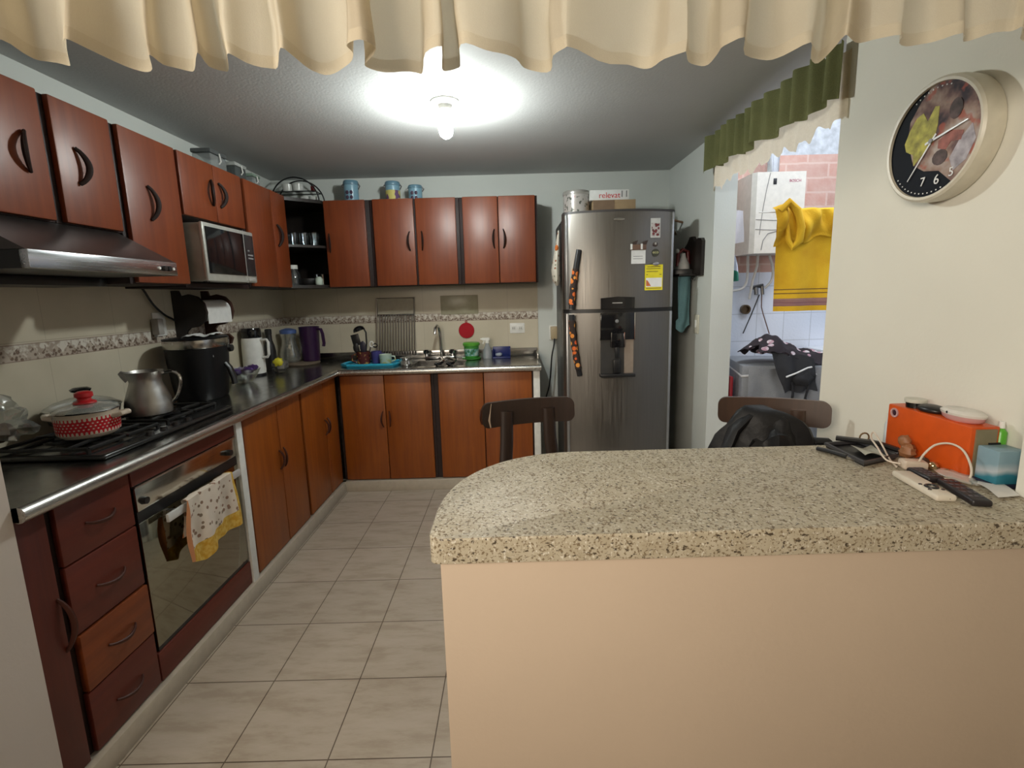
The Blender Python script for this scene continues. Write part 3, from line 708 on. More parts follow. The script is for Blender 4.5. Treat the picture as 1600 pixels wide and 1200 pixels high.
# niche wall right of the refrigerator
single('wooden_hanger', MB().tube([(1.217, 3.56, 1.86), (1.11, 3.50, 1.875), (1.09, 3.50, 1.868), (1.20, 3.66, 1.80), (1.218, 3.70, 1.795)], .008, 8), plain('hanger_wood', (.30, .16, .09), .5), 'brown wooden hanger bracket on the niche wall above the black rack', 'hanger', (1.2, 3.6, 1.8))
o = thing('mounted_rack', 'black wall rack with a scalloped back board beside the refrigerator', 'rack', (1.21, 3.32, 1.47))
bp = [(3.145, 1.478), (3.47, 1.478), (3.48, 1.66), (3.45, 1.675), (3.40, 1.70), (3.36, 1.735), (3.31, 1.735), (3.27, 1.70), (3.21, 1.715), (3.16, 1.71), (3.14, 1.69)]
part('back_board', MB().prism(bp, 1.200, 1.2215, 'x'), M_BLKW, o)
part('shelf', MB().box(1.09, 1.20, 3.22, 3.44, 1.478, 1.492, .003), M_BLKW, o)
for y in (3.24, 3.40):
    part('hook', MB().tube([(1.20, y, 1.475), (1.185, y, 1.455), (1.17, y, 1.462)], .005, 6), M_BLACK, o)
o = thing('clothes_iron', 'clothes iron with a dark sole and pale body on the black wall rack', 'iron', (1.14, 3.33, 1.4925))
sole = [(1.198, 3.28), (1.198, 3.40), (1.13, 3.39), (1.05, 3.34), (1.13, 3.285)]
part('sole_plate', MB().prism(sole, 1.4925, 1.525, bev=.004), M_BLACK, o)
part('body', MB().lathe((1.155, 3.338, 0), [(.05, 1.525), (.045, 1.56), (.022, 1.60), (.014, 1.63)], 18, sx=.85), plain('iron_body', (.62, .62, .60), .3), o, 'pale iron body')
part('handle', MB().tube([(1.115, 3.338, 1.545), (1.12, 3.338, 1.63), (1.15, 3.338, 1.655), (1.185, 3.338, 1.64), (1.19, 3.338, 1.56)], .012, 10), plain('iron_red', (.12, .012, .012), .3), o, 'dark red handle')
part('dial', MB().blob((1.112, 3.335, 1.645), (.014, .02, .015), 12), plain('dial_pale', (.5, .5, .46), .4), o)
def teal(u, v):
    return (1.095 + .098 * u + .012 * v * (1 - u) - .02 * v * (v > .8) * (1 - u), 3.25 + .05 * u + .014 * math.sin(u * 7 + v * 3), 1.474 - .34 * v * (1 + .08 * math.sin(u * 4)))
single('hanging_cloth', MB().sheet(teal, 18, 20, .006), cloth('teal_cloth', (.13, .25, .27), (.08, .17, .19)), 'teal cloth hanging from the black wall rack', 'cloth', (1.15, 3.27, 1.1))
o = thing('light_switch', 'pale light switch plate on the niche wall below the black rack', 'light switch', (1.22, 3.235, 1.17))
part('plate', MB().box(1.214, 1.2215, 3.195, 3.275, 1.10, 1.225, .003), plain('switch_cream', (.60, .58, .48), .4), o)
part('rocker', MB().box(1.210, 1.214, 3.22, 3.25, 1.14, 1.19, .002), M_WHITE, o)
single('glass_jar', MB().lathe((1.12, 3.14, 0), [(.045, .001), (.05, .02), (.05, .15), (.03, .18), (.03, .20)], 20), plain('jar_murky', (.25, .27, .25), .2), 'grey jar standing on the floor between the refrigerator and the niche wall', 'jar', (1.12, 3.14, 0))

# ------------------------------------------------------------ clock on the right wall
CY, CZ, CXF = 1.425, 1.776, 1.222
o = thing('wall_clock', 'round wall clock with a cream rim and a sports picture on its dial', 'clock', (1.222, CY, CZ))
RX = Matrix.Rotation(-PI / 2, 4, 'Y')
part('rim', MB().lathe((CXF - .0005, CY, CZ), [(.150, 0), (.160, .004), (.162, .03), (.160, .052), (.154, .057), (.147, .056), (.146, .049)], 64, RX, closed_ends=False), plain('clock_cream', (.62, .57, .46), .35), o, 'cream plastic rim')
def disc_pts(r, n=48): return [(r * math.cos(2 * PI * k / n), r * math.sin(2 * PI * k / n)) for k in range(n)]
def on_clock(poly, lift, th=.0006):
    m = MB().prism(poly, 0, th); return m.xf(face_m((CXF - .048 - lift, CY, CZ), (-1, 0, 0)))
dl = part('dial', on_clock(disc_pts(.1475, 64), -.004, .004), plain('dial_black', (.010, .012, .017), .6, Specular_IOR_Level=.1), o)
t = NT('dial_picture'); k = t.noise(t.pos(), 16, 3); k2 = t.noise(t.pos(), 28, 2)
c = t.ramp(k, [(.34, (.05, .04, .05)), (.45, (.18, .11, .10)), (.56, (.32, .23, .19)), (.68, (.42, .36, .33))])
c = t.mix(t.ramp(k2, [(.58, (0, 0, 0)), (.66, (.8, .8, .8))]), c, (.36, .10, .07)); t.col(c); t.set(Roughness=.6, Specular_IOR_Level=.15)
pic = []
for k in range(40):
    a = -1.02 + k * (2.75) / 39; pic.append((.146 * math.cos(a), .146 * math.sin(a)))
pic += [(-.055, .115), (-.085, .075), (-.09, .02), (-.075, -.01), (-.06, -.05), (-.02, -.075), (.03, -.085)]
part('picture', on_clock(pic, .0005), t.m, dl, 'blurred crowd picture on the dial')
M_SHIRT = plain('shirt_yellow', (.36, .33, .05), .6, var=.45, scale=45)
part('printed_shirt', on_clock([(-.082, .052), (-.062, .078), (-.040, .085), (-.022, .058), (-.002, .090), (.012, .086), (.012, .04), (.005, .0), (-.02, -.02), (-.058, -.052), (-.064, -.02), (-.09, -.005), (-.098, .018)], .0012), M_SHIRT, dl, 'yellow shirt in the picture')
part('printed_head', on_clock([(.066 + .02 * math.cos(a * .5), .062 + .026 * math.sin(a * .5)) for a in range(13)], .0022), plain('print_dark', (.075, .05, .048), .7, var=.6, scale=50), dl)
part('printed_head', on_clock([(.03 + .024 * math.cos(a * .5), -.05 + .020 * math.sin(a * .5)) for a in range(13)], .0022), plain('print_dark', (.075, .05, .048), .7, var=.6, scale=50), dl)
part('printed_arm', on_clock([(.02, -.005), (.055, .012), (.095, .0), (.09, -.022), (.06, -.018), (.045, -.035), (.02, -.025)], .0014), plain('print_red', (.26, .08, .06), .6, var=.4, scale=40), dl)
part('printed_shirt', on_clock([(.085, -.02), (.118, .01), (.132, -.03), (.11, -.075), (.075, -.095), (.06, -.06)], .0013), plain('print_grey', (.34, .31, .34), .6, var=.4, scale=40), dl, 'grey shirt in the picture')
M_NUM = plain('clock_white', (.75, .75, .75), .4)
lettering('numeral', '6', .036, face_m((CXF - .051, CY - .028, CZ - .108), (-1, 0, 0)), M_NUM, dl)
lettering('numeral', '7', .034, face_m((CXF - .051, CY + .018, CZ - .105), (-1, 0, 0)), M_NUM, dl)
lettering('numeral', '5', .032, face_m((CXF - .051, CY - .072, CZ - .098), (-1, 0, 0)), M_NUM, dl)
tick = MB()
for k in range(60):
    a = 2 * PI * k / 60
    if -2.6 < math.atan2(math.sin(a), math.cos(a)) < -1.2 or 1.2 < math.atan2(math.sin(a), math.cos(a)) < 2.1:
        tick.prism([(.137 * math.cos(a) + dx_, .137 * math.sin(a) + dy_) for dx_, dy_ in ((-.0016, -.0016), (.0016, -.0016), (.0016, .0016), (-.0016, .0016))], .0, .0012)
tk = part('minute_track', tick.xf(face_m((CXF - .049, CY, CZ), (-1, 0, 0))), M_NUM, dl); tk['kind'] = 'stuff'
def hand(tip, w, back=.02):
    v = Vector(tip); n = Vector((-v.y, v.x)).normalized() * w; b = -v.normalized() * back
    return [tuple(b + n), tuple(b - n), tuple(v - n * .5), tuple(v + n * .5)]
part('minute_hand', on_clock(hand((-.072, -.092), .0028), .004), M_NUM, o)
part('hour_hand', on_clock(hand((.108, .022), .0032), .0055), plain('hand_grey', (.45, .44, .43), .35, .4), o)
part('pivot', on_clock(disc_pts(.006, 16), .0065, .002), M_GREY, o)
# ------------------------------------------------------------ cream valance across the opening
plan = [(-1.24, 1.0), (-1.19, 1.05), (-1.15, .97), (-1.10, 1.05), (-1.05, .97), (-1.01, 1.04), (-.96, .985), (-.93, .92),
 (-.889, .94), (-.896, .986), (-.894, 1.016), (-.861, 1.026), (-.842, 1.024), (-.80, .975), (-.774, .941), (-.766, .974), (-.759, 1.013), (-.748, 1.046), (-.727, 1.058), (-.702, 1.046), (-.671, 1.003),
 (-.673, 1.042), (-.656, 1.063), (-.637, 1.072), (-.621, 1.059), (-.578, .991), (-.587, 1.042), (-.574, 1.07), (-.564, 1.068), (-.531, 1.011), (-.518, 1.009), (-.502, 1.034), (-.471, 1.057), (-.456, 1.061), (-.423, .993),
 (-.413, 1.026), (-.404, 1.072), (-.377, 1.091), (-.339, 1.085), (-.308, 1.058), (-.291, 1.015), (-.294, .988), (-.277, .964), (-.259, .958), (-.246, .993), (-.281, 1.052), (-.278, 1.074), (-.237, 1.093), (-.186, 1.108), (-.17, 1.10),
 (-.15, 1.01), (-.12, .993), (-.13, 1.069), (-.127, 1.092), (-.101, 1.09), (-.096, 1.063), (-.088, .999), (-.049, 1.001), (-.009, 1.023), (.021, 1.061), (.035, 1.10), (.058, 1.11), (.091, 1.10), (.09, 1.036), (.115, 1.015), (.127, 1.018),
 (.186, 1.065), (.251, 1.10), (.283, 1.11), (.306, 1.10), (.32, 1.062), (.35, 1.048), (.355, 1.051), (.374, 1.096), (.398, 1.105), (.418, 1.093), (.418, 1.047), (.417, 1.017), (.447, .988), (.485, 1.072), (.529, 1.082), (.554, 1.062), (.592, 1.027),
 (.628, 1.085), (.65, 1.10), (.644, 1.042), (.636, .998), (.642, .994), (.678, 1.024), (.713, 1.021), (.745, 1.0), (.762, 1.024), (.80, 1.045), (.833, 1.04), (.855, 1.0), (.882, 1.025), (.917, 1.009), (.955, 1.006), (.961, .988), (1.0, 1.03), (1.05, .98), (1.10, 1.03), (1.145, 1.0)]
def smooth(pts, n=3):
    out = []
    for i in range(len(pts) - 1):
        p0, p1, p2, p3 = (Vector(pts[max(0, min(len(pts) - 1, j))]) for j in (i - 1, i, i + 1, i + 2))
        for k in range(n):
            u = k / n; out.append(.5 * (2 * p1 + (p2 - p0) * u + (2 * p0 - 5 * p1 + 4 * p2 - p3) * u * u + (3 * p1 - p0 - 3 * p2 + p3) * u ** 3))
    out.append(Vector(pts[-1])); return out
sp = smooth(plan, 3)
def val_strip(zs):
    m = MB(); rows = []
    for z in zs:
        k = (z - 1.85) / .33; row = []
        for p in sp:
            q = p.copy(); q.y = 1.02 + (p.y - 1.02) * (1 - .55 * max(0, k)); 
            row.append(m.b.verts.new((q.x + .004 * math.sin(z * 30 + p.x * 40), q.y, z + .004 * math.sin(p.x * 55) * (k < .1))))
        rows.append(row)
    for a, b in zip(rows, rows[1:]):
        for i in range(len(a) - 1): m.b.faces.new((a[i], a[i + 1], b[i + 1], b[i]))
    return m
M_VAL = cloth('valance_cream', (.74, .67, .53), (.68, .60, .465), trans=.45, scale=500)
M_HEM = cloth('valance_hem', (.70, .62, .47), (.64, .56, .42), trans=.28, scale=500)
o = thing('curtain_valance', 'cream gathered valance hanging across the wide kitchen opening', 'curtain', (0, 1.02, 1.85))
part('gathered_cloth', val_strip([1.872, 1.92, 1.98, 2.05, 2.12, 2.18]), M_VAL, o, angle=180)
part('hem', val_strip([1.850, 1.861, 1.8722]), M_HEM, o, 'darker double hem', angle=180)
part('rod', MB().tube([(-1.25, 1.02, 2.185), (1.154, 1.02, 2.185)], .011, 12), M_WHITE, o)

# green and cream valance over the yard opening, hung along the wall plane
o = thing('curtain_valance', 'green valance with a cream lace underlayer over the laundry opening', 'curtain', (1.222, 2.45, 2.0))
Y0, Y1 = 1.895, 3.035
def rodz(y): return 2.232 + (y - Y0) / (Y1 - Y0) * .030
def green(u, v):
    y = 1.858 + (Y1 - 1.858) * u
    x = 1.174 + .018 * math.sin(u * 74 + 1.6 * math.sin(u * 9)) + .008 * math.sin(u * 23)
    z0 = rodz(y) + .006; z1 = 2.045 + .030 * u + .012 * math.sin(u * 29)
    return (x - .006 * v * math.sin(u * 41), y, z0 + (z1 - z0) * v)
part('green_cloth', MB().sheet(green, 150, 10), cloth('valance_green', (.205, .21, .085), (.115, .125, .048), trans=.25), o, 'olive green pleated cloth', angle=180)
def lace(u, v):
    y = 1.862 + (Y1 - 1.862) * u
    x = 1.211 + .006 * math.sin(u * 70 + 1) + .002 * math.sin(u * 31)
    z0 = rodz(y) - .02; z1 = 1.975 + .014 * math.sin(u * 62) + .010 * math.sin(u * 19) + .004 * math.sin(u * 160)
    return (x + .002 * v * math.sin(u * 90), y, z0 + (z1 - z0) * v)
part('lace_layer', MB().sheet(lace, 170, 12), cloth('valance_lace', (.78, .68, .53), (.66, .56, .42), trans=.45, scale=120), o, 'cream lace underlayer', angle=180)
part('rod', MB().tube([(1.206, Y0 + .012, rodz(Y0)), (1.206, Y1, rodz(Y1))], .008, 10), plain('rod_dark', (.08, .06, .05), .4), o)
for i in range(22):
    y = Y0 + .03 + i * .051
    part('ring', MB().tube([(1.206 + .014 * math.cos(a), y, rodz(y) + .014 * math.sin(a)) for a in [2 * PI * k / 12 for k in range(12)]], .003, 6, closed=True), M_WHITE, o)

# ------------------------------------------------------------ laundry yard
o = thing('water_heater', 'white gas water heater on the brick wall of the laundry yard', 'water heater', (1.78, 3.45, 1.617))
hb = [(1.607, 3.46), (1.607, 3.375), (1.632, 3.352), (1.952, 3.352), (1.952, 3.598), (1.607, 3.598)]
part('casing', MB().prism(hb, 1.617, 2.137), plain('heater_white', (.70, .655, .58), .35), o)
part('flue', MB().lathe((1.79, 3.48, 0), [(.045, 2.137), (.045, 2.28), (.05, 2.285), (.05, 2.32)], 20), M_CHROME, o)
lettering('lettering', 'BOSCH', .024, face_m((1.882, 3.3515, 2.078), (0, -1, 0)), plain('logo_magenta', (.40, .05, .12), .5), o)
part('badge', MB().box(1.738, 1.760, 3.349, 3.352, 2.058, 2.096, .002), M_BLACK, o)
M_LINE = plain('heater_line', (.25, .24, .23), .5)
part('trim_line', MB().tube([(1.716, 3.351, 2.13), (1.695, 3.351, 2.02), (1.678, 3.351, 1.90), (1.668, 3.351, 1.80), (1.664, 3.351, 1.74)], .0022, 6), M_LINE, o)
part('trim_line', MB().tube([(1.635, 3.351, 1.838), (1.75, 3.351, 1.830), (1.94, 3.351, 1.832)], .002, 6).tube([(1.635, 3.351, 1.775), (1.75, 3.351, 1.768), (1.94, 3.351, 1.772)], .002, 6), M_LINE, o)
part('lower_arch', MB().tube([(1.68, 3.351, 1.64), (1.69, 3.351, 1.70), (1.72, 3.351, 1.745), (1.78, 3.351, 1.76)], .003, 6), M_LINE, o)
M_HOSE = plain('hose_pale', (.52, .50, .47), .4)
for nm, lb, pts, m in (('hanging_hose', 'pale bent hose under the heater, leftmost of three', crv([(1.665, 3.5, 1.616), (1.668, 3.5, 1.50), (1.660, 3.5, 1.42), (1.62, 3.5, 1.38), (1.50, 3.52, 1.365)]), M_HOSE),
                   ('hanging_hose', 'pale straight hose under the heater, middle of three', [(1.735, 3.5, 1.616), (1.733, 3.5, 1.54), (1.708, 3.5, 1.44), (1.70, 3.52, 1.31)], M_HOSE),
                   ('hanging_hose', 'pale hose curving to the tap under the heater, rightmost of three', crv([(1.815, 3.5, 1.616), (1.845, 3.5, 1.52), (1.842, 3.5, 1.44), (1.806, 3.52, 1.385)]), M_HOSE),
                   ('hanging_wire', 'dark thin wire slanting down the white yard tiles', [(1.79, 3.56, 1.34), (1.745, 3.57, 1.20), (1.695, 3.58, 1.06)], M_BLACK),
                   ('hanging_wire', 'thin brown wire forking below the tap on the yard wall', [(1.806, 3.56, 1.373), (1.815, 3.57, 1.25), (1.83, 3.57, 1.20), (1.889, 3.58, 1.052)], plain('wire_brown', (.16, .09, .07), .5))):
    single(nm, MB().tube(pts, .009 if nm == 'hanging_hose' else .004, 8), m, lb, 'hose' if nm == 'hanging_hose' else 'wire', pts[0])
o = thing('wall_tap', 'small metal tap on the yard wall below the water heater', 'tap', (1.77, 3.57, 1.36))
part('pipe', MB().tube([(1.75, 3.6, 1.39), (1.752, 3.54, 1.385), (1.752, 3.53, 1.34)], .013, 10).tube([(1.80, 3.6, 1.40), (1.80, 3.545, 1.395), (1.803, 3.54, 1.34)], .012, 10), steel('tap_dark', (.2, .19, .18), .35), o)
part('handle', MB().tube([(1.72, 3.535, 1.395), (1.80, 3.535, 1.41)], .008, 8), M_BLACK, o)
o = thing('drain_outlet', 'round brass wall outlet below the hoses of the heater', 'outlet', (1.70, 3.6, 1.23))
part('ring', MB().lathe((1.705, 3.599, 1.235), [(.034, 0), (.034, .03), (.024, .03), (.022, .012), (0, .012)], 20, Matrix.Rotation(PI / 2, 4, 'X')), plain('brass_dark', (.12, .08, .045), .35, .7), o)

single('clothes_line', MB().tube([(1.36, 2.76, 1.795), (2.598, 2.76, 1.785)], .003, 6), M_WHITE, 'thin clothes line carrying the yellow towel', 'clothes line', (1.36, 2.76, 1.79))
t = NT('yellow_terry'); P = t.sep(t.pos()); f = t.noise(t.pos(), 220, 2); g = t.noise(t.pos(), 8, 2)
c = t.ramp(g, [(.3, (.60, .33, .012)), (.7, (.74, .46, .02))]); z = P['Z']
def band(a, b): return t.math('MULTIPLY', t.math('GREATER_THAN', z, a), t.math('LESS_THAN', z, b))
c = t.mix(t.math('MULTIPLY', t.math('ADD', band(1.372, 1.378), band(1.350, 1.356)), .85), c, (.12, .055, .02))
pb = t.ramp(t.noise(t.pos((.3, 1, 60)), 3, 2), [(.4, (.22, .10, .11)), (.6, (.36, .20, .16))])
c = t.mix(band(1.283, 1.325), c, pb); t.col(c); t.set(Roughness=.95); t.bump(f, .5, .004); M_YT = t.m
o = thing('hanging_towel', 'yellow towel with a purple striped end on the laundry line', 'towel', (1.65, 2.76, 1.26))
def ytow(u, v):
    x = 1.455 + .44 * u + .012 * v * (1 - u); y = 2.745 + .010 * math.sin(u * 14 + 1) * (.4 + v) ; z = 1.80 - .545 * v
    if v < .03: y += .012
    return (x, y, z)
part('panel', MB().sheet(ytow, 40, 40), M_YT, o)
def swag(u, v):
    # gathered upper half thrown over the line: folds hang to a slanting lower edge
    x = 1.432 + .46 * u; low = .21 - .09 * u + .012 * math.sin(u * 20)
    ridge = .030 * math.sin(u * 17 + 2.2 * v) + .014 * math.sin(u * 31 - 4 * v)
    z = 1.812 + .022 * math.exp(-((u - .12) / .10) ** 2) - low * v; y = 2.735 - .028 * math.sin(PI * min(1, v * 1.1)) - ridge * math.sin(PI * (.12 + .80 * v))
    if v < .05: y += .025 * (1 - v / .05)
    return (x, y, z)
part('thrown_over_half', MB().sheet(swag, 56, 30), M_YT, o, 'gathered half thrown over the line')
part('rolled_fold', MB().tube([(1.445, 2.70, 1.79), (1.485, 2.69, 1.833), (1.53, 2.69, 1.79), (1.553, 2.68, 1.70), (1.548, 2.685, 1.63), (1.515, 2.69, 1.60), (1.497, 2.70, 1.64), (1.492, 2.71, 1.74)], [.018, .022, .022, .02, .02, .018, .014, .008], 10), M_YT, o, 'looped thick fold')
def wclo(u, v): return (1.37 + .115 * u, 3.2 + .015 * math.sin(u * 8 + v * 3), 1.875 - .215 * v + .02 * u * v)
single('hanging_white_cloth', MB().sheet(wclo, 14, 14), cloth('white_cloth', (.72, .70, .74), trans=.2), 'small white cloth hanging left of the water heater', 'cloth', (1.42, 3.2, 1.66))
t = NT('flag_cloth'); P = t.sep(t.pos()); k = t.math('ADD', P['Z'], t.math('MULTIPLY', P['X'], .55))
t.col(t.ramp(t.math('MULTIPLY_ADD', k, 4.0, -8.75), [(0, (.55, .38, .10)), (.1, (.02, .16, .11)), (.42, (.03, .22, .15)), (.46, (.62, .66, .80)), (.8, (.65, .68, .80)), (.84, (.45, .02, .08))], 'CONSTANT')); t.set(Roughness=.9)
def fclo(u, v): return (1.365 + .13 * u * (.35 + .65 * v), 3.24 + .03 * math.sin(u * 9 + v * 4), 1.69 - .27 * v + .02 * u)
single('hanging_shirt', MB().sheet(fclo, 16, 20), t.m, 'green, white and red cloth hanging below the white cloth in the yard', 'cloth', (1.43, 3.24, 1.42))

WM = rotz(math.radians(-12), (1.425, 2.98, 0))
o = thing('washing_machine', 'washing machine under a grey fabric cover in the laundry yard', 'washing machine', (1.425, 2.98, 0))
MG = cloth('machine_cover', (.25, .265, .29), (.18, .19, .215), rough=.6)
part('cabinet', MB().box(1.435, 1.975, 3.00, 3.46, .012, .86).xf(WM), M_WHITE, o)
mb = MB().box(1.42, 1.99, 2.98, 3.47, .60, .915, .012)
mb.box(1.424, 1.986, 2.984, 3.466, .14, .60)
for v in mb.b.verts: v.co.x += .006 * math.sin(v.co.z * 20)
part('cover', mb.xf(WM), MG, o, 'grey fabric cover')
part('piping', MB().tube([(1.418, 3.46, .862), (1.418, 2.978, .848), (1.70, 2.976, .868), (1.99, 2.976, .862)], .007, 8).xf(WM), plain('piping_white', (.6, .6, .62), .6), o, 'white piping')
def drape(u, v):
    x = 1.45 + .50 * u; z = .90 - .55 * v; y = 2.962 - .03 * math.exp(-((u - .22 - .25 * v) / .09) ** 2) - .012 * math.sin(u * 15 + v * 5)
    return (x, y, z)
part('loose_front', MB().sheet(drape, 30, 16).xf(WM), MG, o, 'loose hanging front of the cover')
t = NT('spotted'); vo = t.n('TexVoronoi'); vo.inputs['Scale'].default_value = 17; t.l(t.pos((1, 1, 1.4)), vo.inputs['Vector'])
nn = t.noise(t.pos(), 40, 2)
t.col(t.mix(t.math('LESS_THAN', vo.outputs['Distance'], .36), (.022, .016, .022), t.ramp(nn, [(.4, (.62, .58, .62)), (.6, (.40, .22, .28))]))); t.set(Roughness=.9); M_SPOT = t.m
def heap(u, v):
    # long crumpled heap: tail at the left, ridge, then sliding off to the lower right
    x = 1.47 + .44 * u + .03 * math.sin(v * 5); y = 2.90 + (.10 + .24 * math.sin(PI * (.15 + .7 * u))) * v
    body = math.sin(PI * min(1, .12 + v * .95)) * (.03 + .085 * math.exp(-((u - .28) / .26) ** 2))
    fold = .020 * noise.noise(Vector((u * 9, v * 7, 2))) + .014 * math.sin(u * 21 + v * 8) * math.sin(PI * v)
    return (x, y, .985 + body + fold - .04 * u - .05 * max(0, .2 - v) * 4 * u)
single('spotted_garment', MB().sheet(heap, 36, 26, .004), M_SPOT, 'crumpled black garment with white spots lying on the covered washing machine', 'garment', (1.7, 3.0, .93))
o = thing('black_apron', 'black apron with a white edge hanging down the front of the washing machine', 'apron', (1.66, 2.88, .7))
M_APR = cloth('apron_black', (.022, .022, .026), (.012, .012, .014))
def apr(u, v):
    # from the heap down over the front, lower hem slanting up to the right
    x = 1.555 + .25 * u + .055 * v * (1 - u); k = max(0, v - .25) / .75
    z = 1.000 - .035 * u - .10 * min(1, v / .25) - (.135 - .05 * u) * k + .008 * math.sin(u * 11)
    y = 2.905 - .045 * min(1, v / .25) - .012 * k + .012 * math.sin(u * 12 + v * 5)
    return (x, y, z)
part('cloth', MB().sheet(apr, 22, 20, .004), M_APR, o)
part('white_edge', MB().tube([(1.612, 2.836, .862), (1.67, 2.832, .885), (1.735, 2.832, .915), (1.76, 2.835, .918)], .005, 6), plain('edge_white', (.7, .7, .7), .8), o)
for pts in ([(1.66, 2.85, .83), (1.664, 2.845, .76), (1.66, 2.85, .68)], [(1.745, 2.85, .86), (1.752, 2.845, .79), (1.742, 2.85, .725), (1.762, 2.85, .70)]):
    part('strap', MB().tube(pts, .008, 6, flat=.4), M_APR, o)
part('pocket', MB().blob((1.715, 2.84, .845), (.055, .02, .04), 14, .3, 5, 2), M_APR, o)
single('red_crate', MB().box(1.375, 1.40, 3.05, 3.35, .0, .835, .01), plain('red_bag', (.30, .012, .02), .5), 'red crate standing between the wall and the washing machine', 'crate', (1.39, 3.2, 0))
o = thing('laundry_tub', 'pale laundry tub along the white tiled wall behind the washing machine', 'sink', (2.25, 3.4, 0))
part('basin', MB().box(2.16, 2.595, 3.12, 3.595, .70, .95, .015), plain('tub_white', (.66, .68, .72), .4), o)
part('rim', MB().tube([(2.15, 3.12, .955), (2.59, 3.11, .97)], .018, 10), plain('tub_rim', (.6, .62, .66), .35), o)
part('pedestal', MB().box(2.2, 2.5, 3.2, 3.5, 0, .70, .01), M_WPAINT, o)
# ------------------------------------------------------------ on the cooktop
M_ENAM = plain('enamel_cream', (.68, .58, .47), .2)
px_, py_, pz = -1.502, 1.662, .9405
KP = .735
def PL(prof, zs=1.0): return [(r_ * KP, (pz + .0885 + (z_ - pz - .0885) * zs) if z_ > pz + .0885 else z_) for r_, z_ in prof]
o = thing('cooking_pot', 'cream enamel pot with a red polka-dot band and glass lid on the cooktop', 'pot', (px_, py_, pz))
part('body', MB().lathe((px_, py_, 0), PL([(.098, pz), (.112, pz + .008), (.120, pz + .03), (.122, pz + .082), (.126, pz + .088), (.119, pz + .088), (.114, pz + .02), (0, pz + .012)], .62), 48), M_ENAM, o)
t = NT('red_band'); P = t.sep(t.pos((1, 1, 1), (-px_, -py_, 0))); ang = t.math('ARCTAN2', P['Y'], P['X']); zz = t.math('SUBTRACT', P['Z'], pz)
du = t.math('FRACT', t.math('ADD', t.math('MULTIPLY', ang, 7.0), t.math('MULTIPLY', t.math('GREATER_THAN', t.math('FRACT', t.math('MULTIPLY', zz, 50)), .5), .5)))
dv = t.math('FRACT', t.math('MULTIPLY', zz, 100))
dist = t.math('ADD', t.math('POWER', t.math('SUBTRACT', du, .5), 2), t.math('POWER', t.math('SUBTRACT', dv, .5), 2))
dot = t.math('LESS_THAN', dist, .045)
c = t.mix(dot, (.50, .012, .02), (.70, .62, .55))
pk = t.math('PINGPONG', t.math('MULTIPLY', ang, 7.0), .5)   # pickets above and below the band
off = t.math('ABSOLUTE', t.math('SUBTRACT', zz, .044))
edge = t.math('GREATER_THAN', off, .0205)
pick = t.math('MULTIPLY', edge, t.math('GREATER_THAN', pk, .2))
t.col(t.mix(pick, c, (.66, .57, .46))); t.set(Roughness=.22)
part('printed_band', MB().lathe((px_, py_, 0), PL([(.1212, pz + .016), (.1232, pz + .046), (.1238, pz + .074)], .62), 64, closed_ends=False), t.m, o, 'red polka-dot band with picket edges')
for a, ln in ((math.radians(14), 1), (math.radians(194), 1)):
    ca, sa = math.cos(a), math.sin(a)
    def hpt(r_, w_, z): return (px_ + (r_ * ca - w_ * sa) * KP, py_ + (r_ * sa + w_ * ca) * KP, z)
    part('handle', MB().tube([hpt(.118, -.03, pz + .066), hpt(.155, -.026, pz + .072), hpt(.172, 0, pz + .074), hpt(.155, .026, pz + .072), hpt(.118, .03, pz + .066)], .009, 10), M_ENAM, o)
ld = part('lid', MB().lathe((px_, py_, 0), PL([(.126, pz + .0885), (.122, pz + .096), (.10, pz + .112), (.06, pz + .124), (.012, pz + .129), (0, pz + .129)], .62), 48, closed_ends=False), thin_glass('lid_glass', (.78, .80, .76), .16, .22), o, 'glass lid')
part('rim', MB().lathe((px_, py_, 0), PL([(.127, pz + .0885), (.129, pz + .092), (.126, pz + .096), (.123, pz + .092)], .62), 48), M_CHROME, ld)
part('knob', MB().lathe((px_, py_, 0), PL([(.046, pz + .129), (.043, pz + .138), (.028, pz + .146), (.026, pz + .156), (.036, pz + .168), (.035, pz + .188), (.022, pz + .196), (0, pz + .197)], .62), 28), plain('knob_red', (.48, .015, .02), .3), ld, 'red knob')

qx, qy = -1.676, 1.845
o = thing('frying_pan', 'dark pan with a glass lid and black knob behind the red-banded pot', 'pan', (qx, qy, .9405))
part('body', MB().lathe((qx, qy, 0), [(.09, .9405), (.115, .95), (.125, .985), (.128, 1.0), (.122, 1.0), (.11, .955), (0, .946)], 40, sx=.9, sy=.9), plain('pan_dark', (.035, .034, .033), .35, .3), o)
ld = part('lid', MB().lathe((qx, qy, 0), [(.130, 1.001), (.124, 1.010), (.10, 1.024), (.06, 1.036), (.014, 1.042), (0, 1.042)], 44, closed_ends=False, sx=.9, sy=.9), thin_glass('lid_glass_grey', (.68, .71, .69), .18, .25), o, 'glass lid')
part('rim', MB().lathe((qx, qy, 0), [(.131, 1.001), (.133, 1.004), (.130, 1.008), (.127, 1.004)], 44, sx=.9, sy=.9), M_CHROME, ld)
part('knob', MB().lathe((qx, qy, 0), [(.016, 1.042), (.014, 1.058), (.030, 1.064), (.034, 1.072), (.022, 1.079), (0, 1.080)], 24), M_BLKGL, ld, 'black knob')

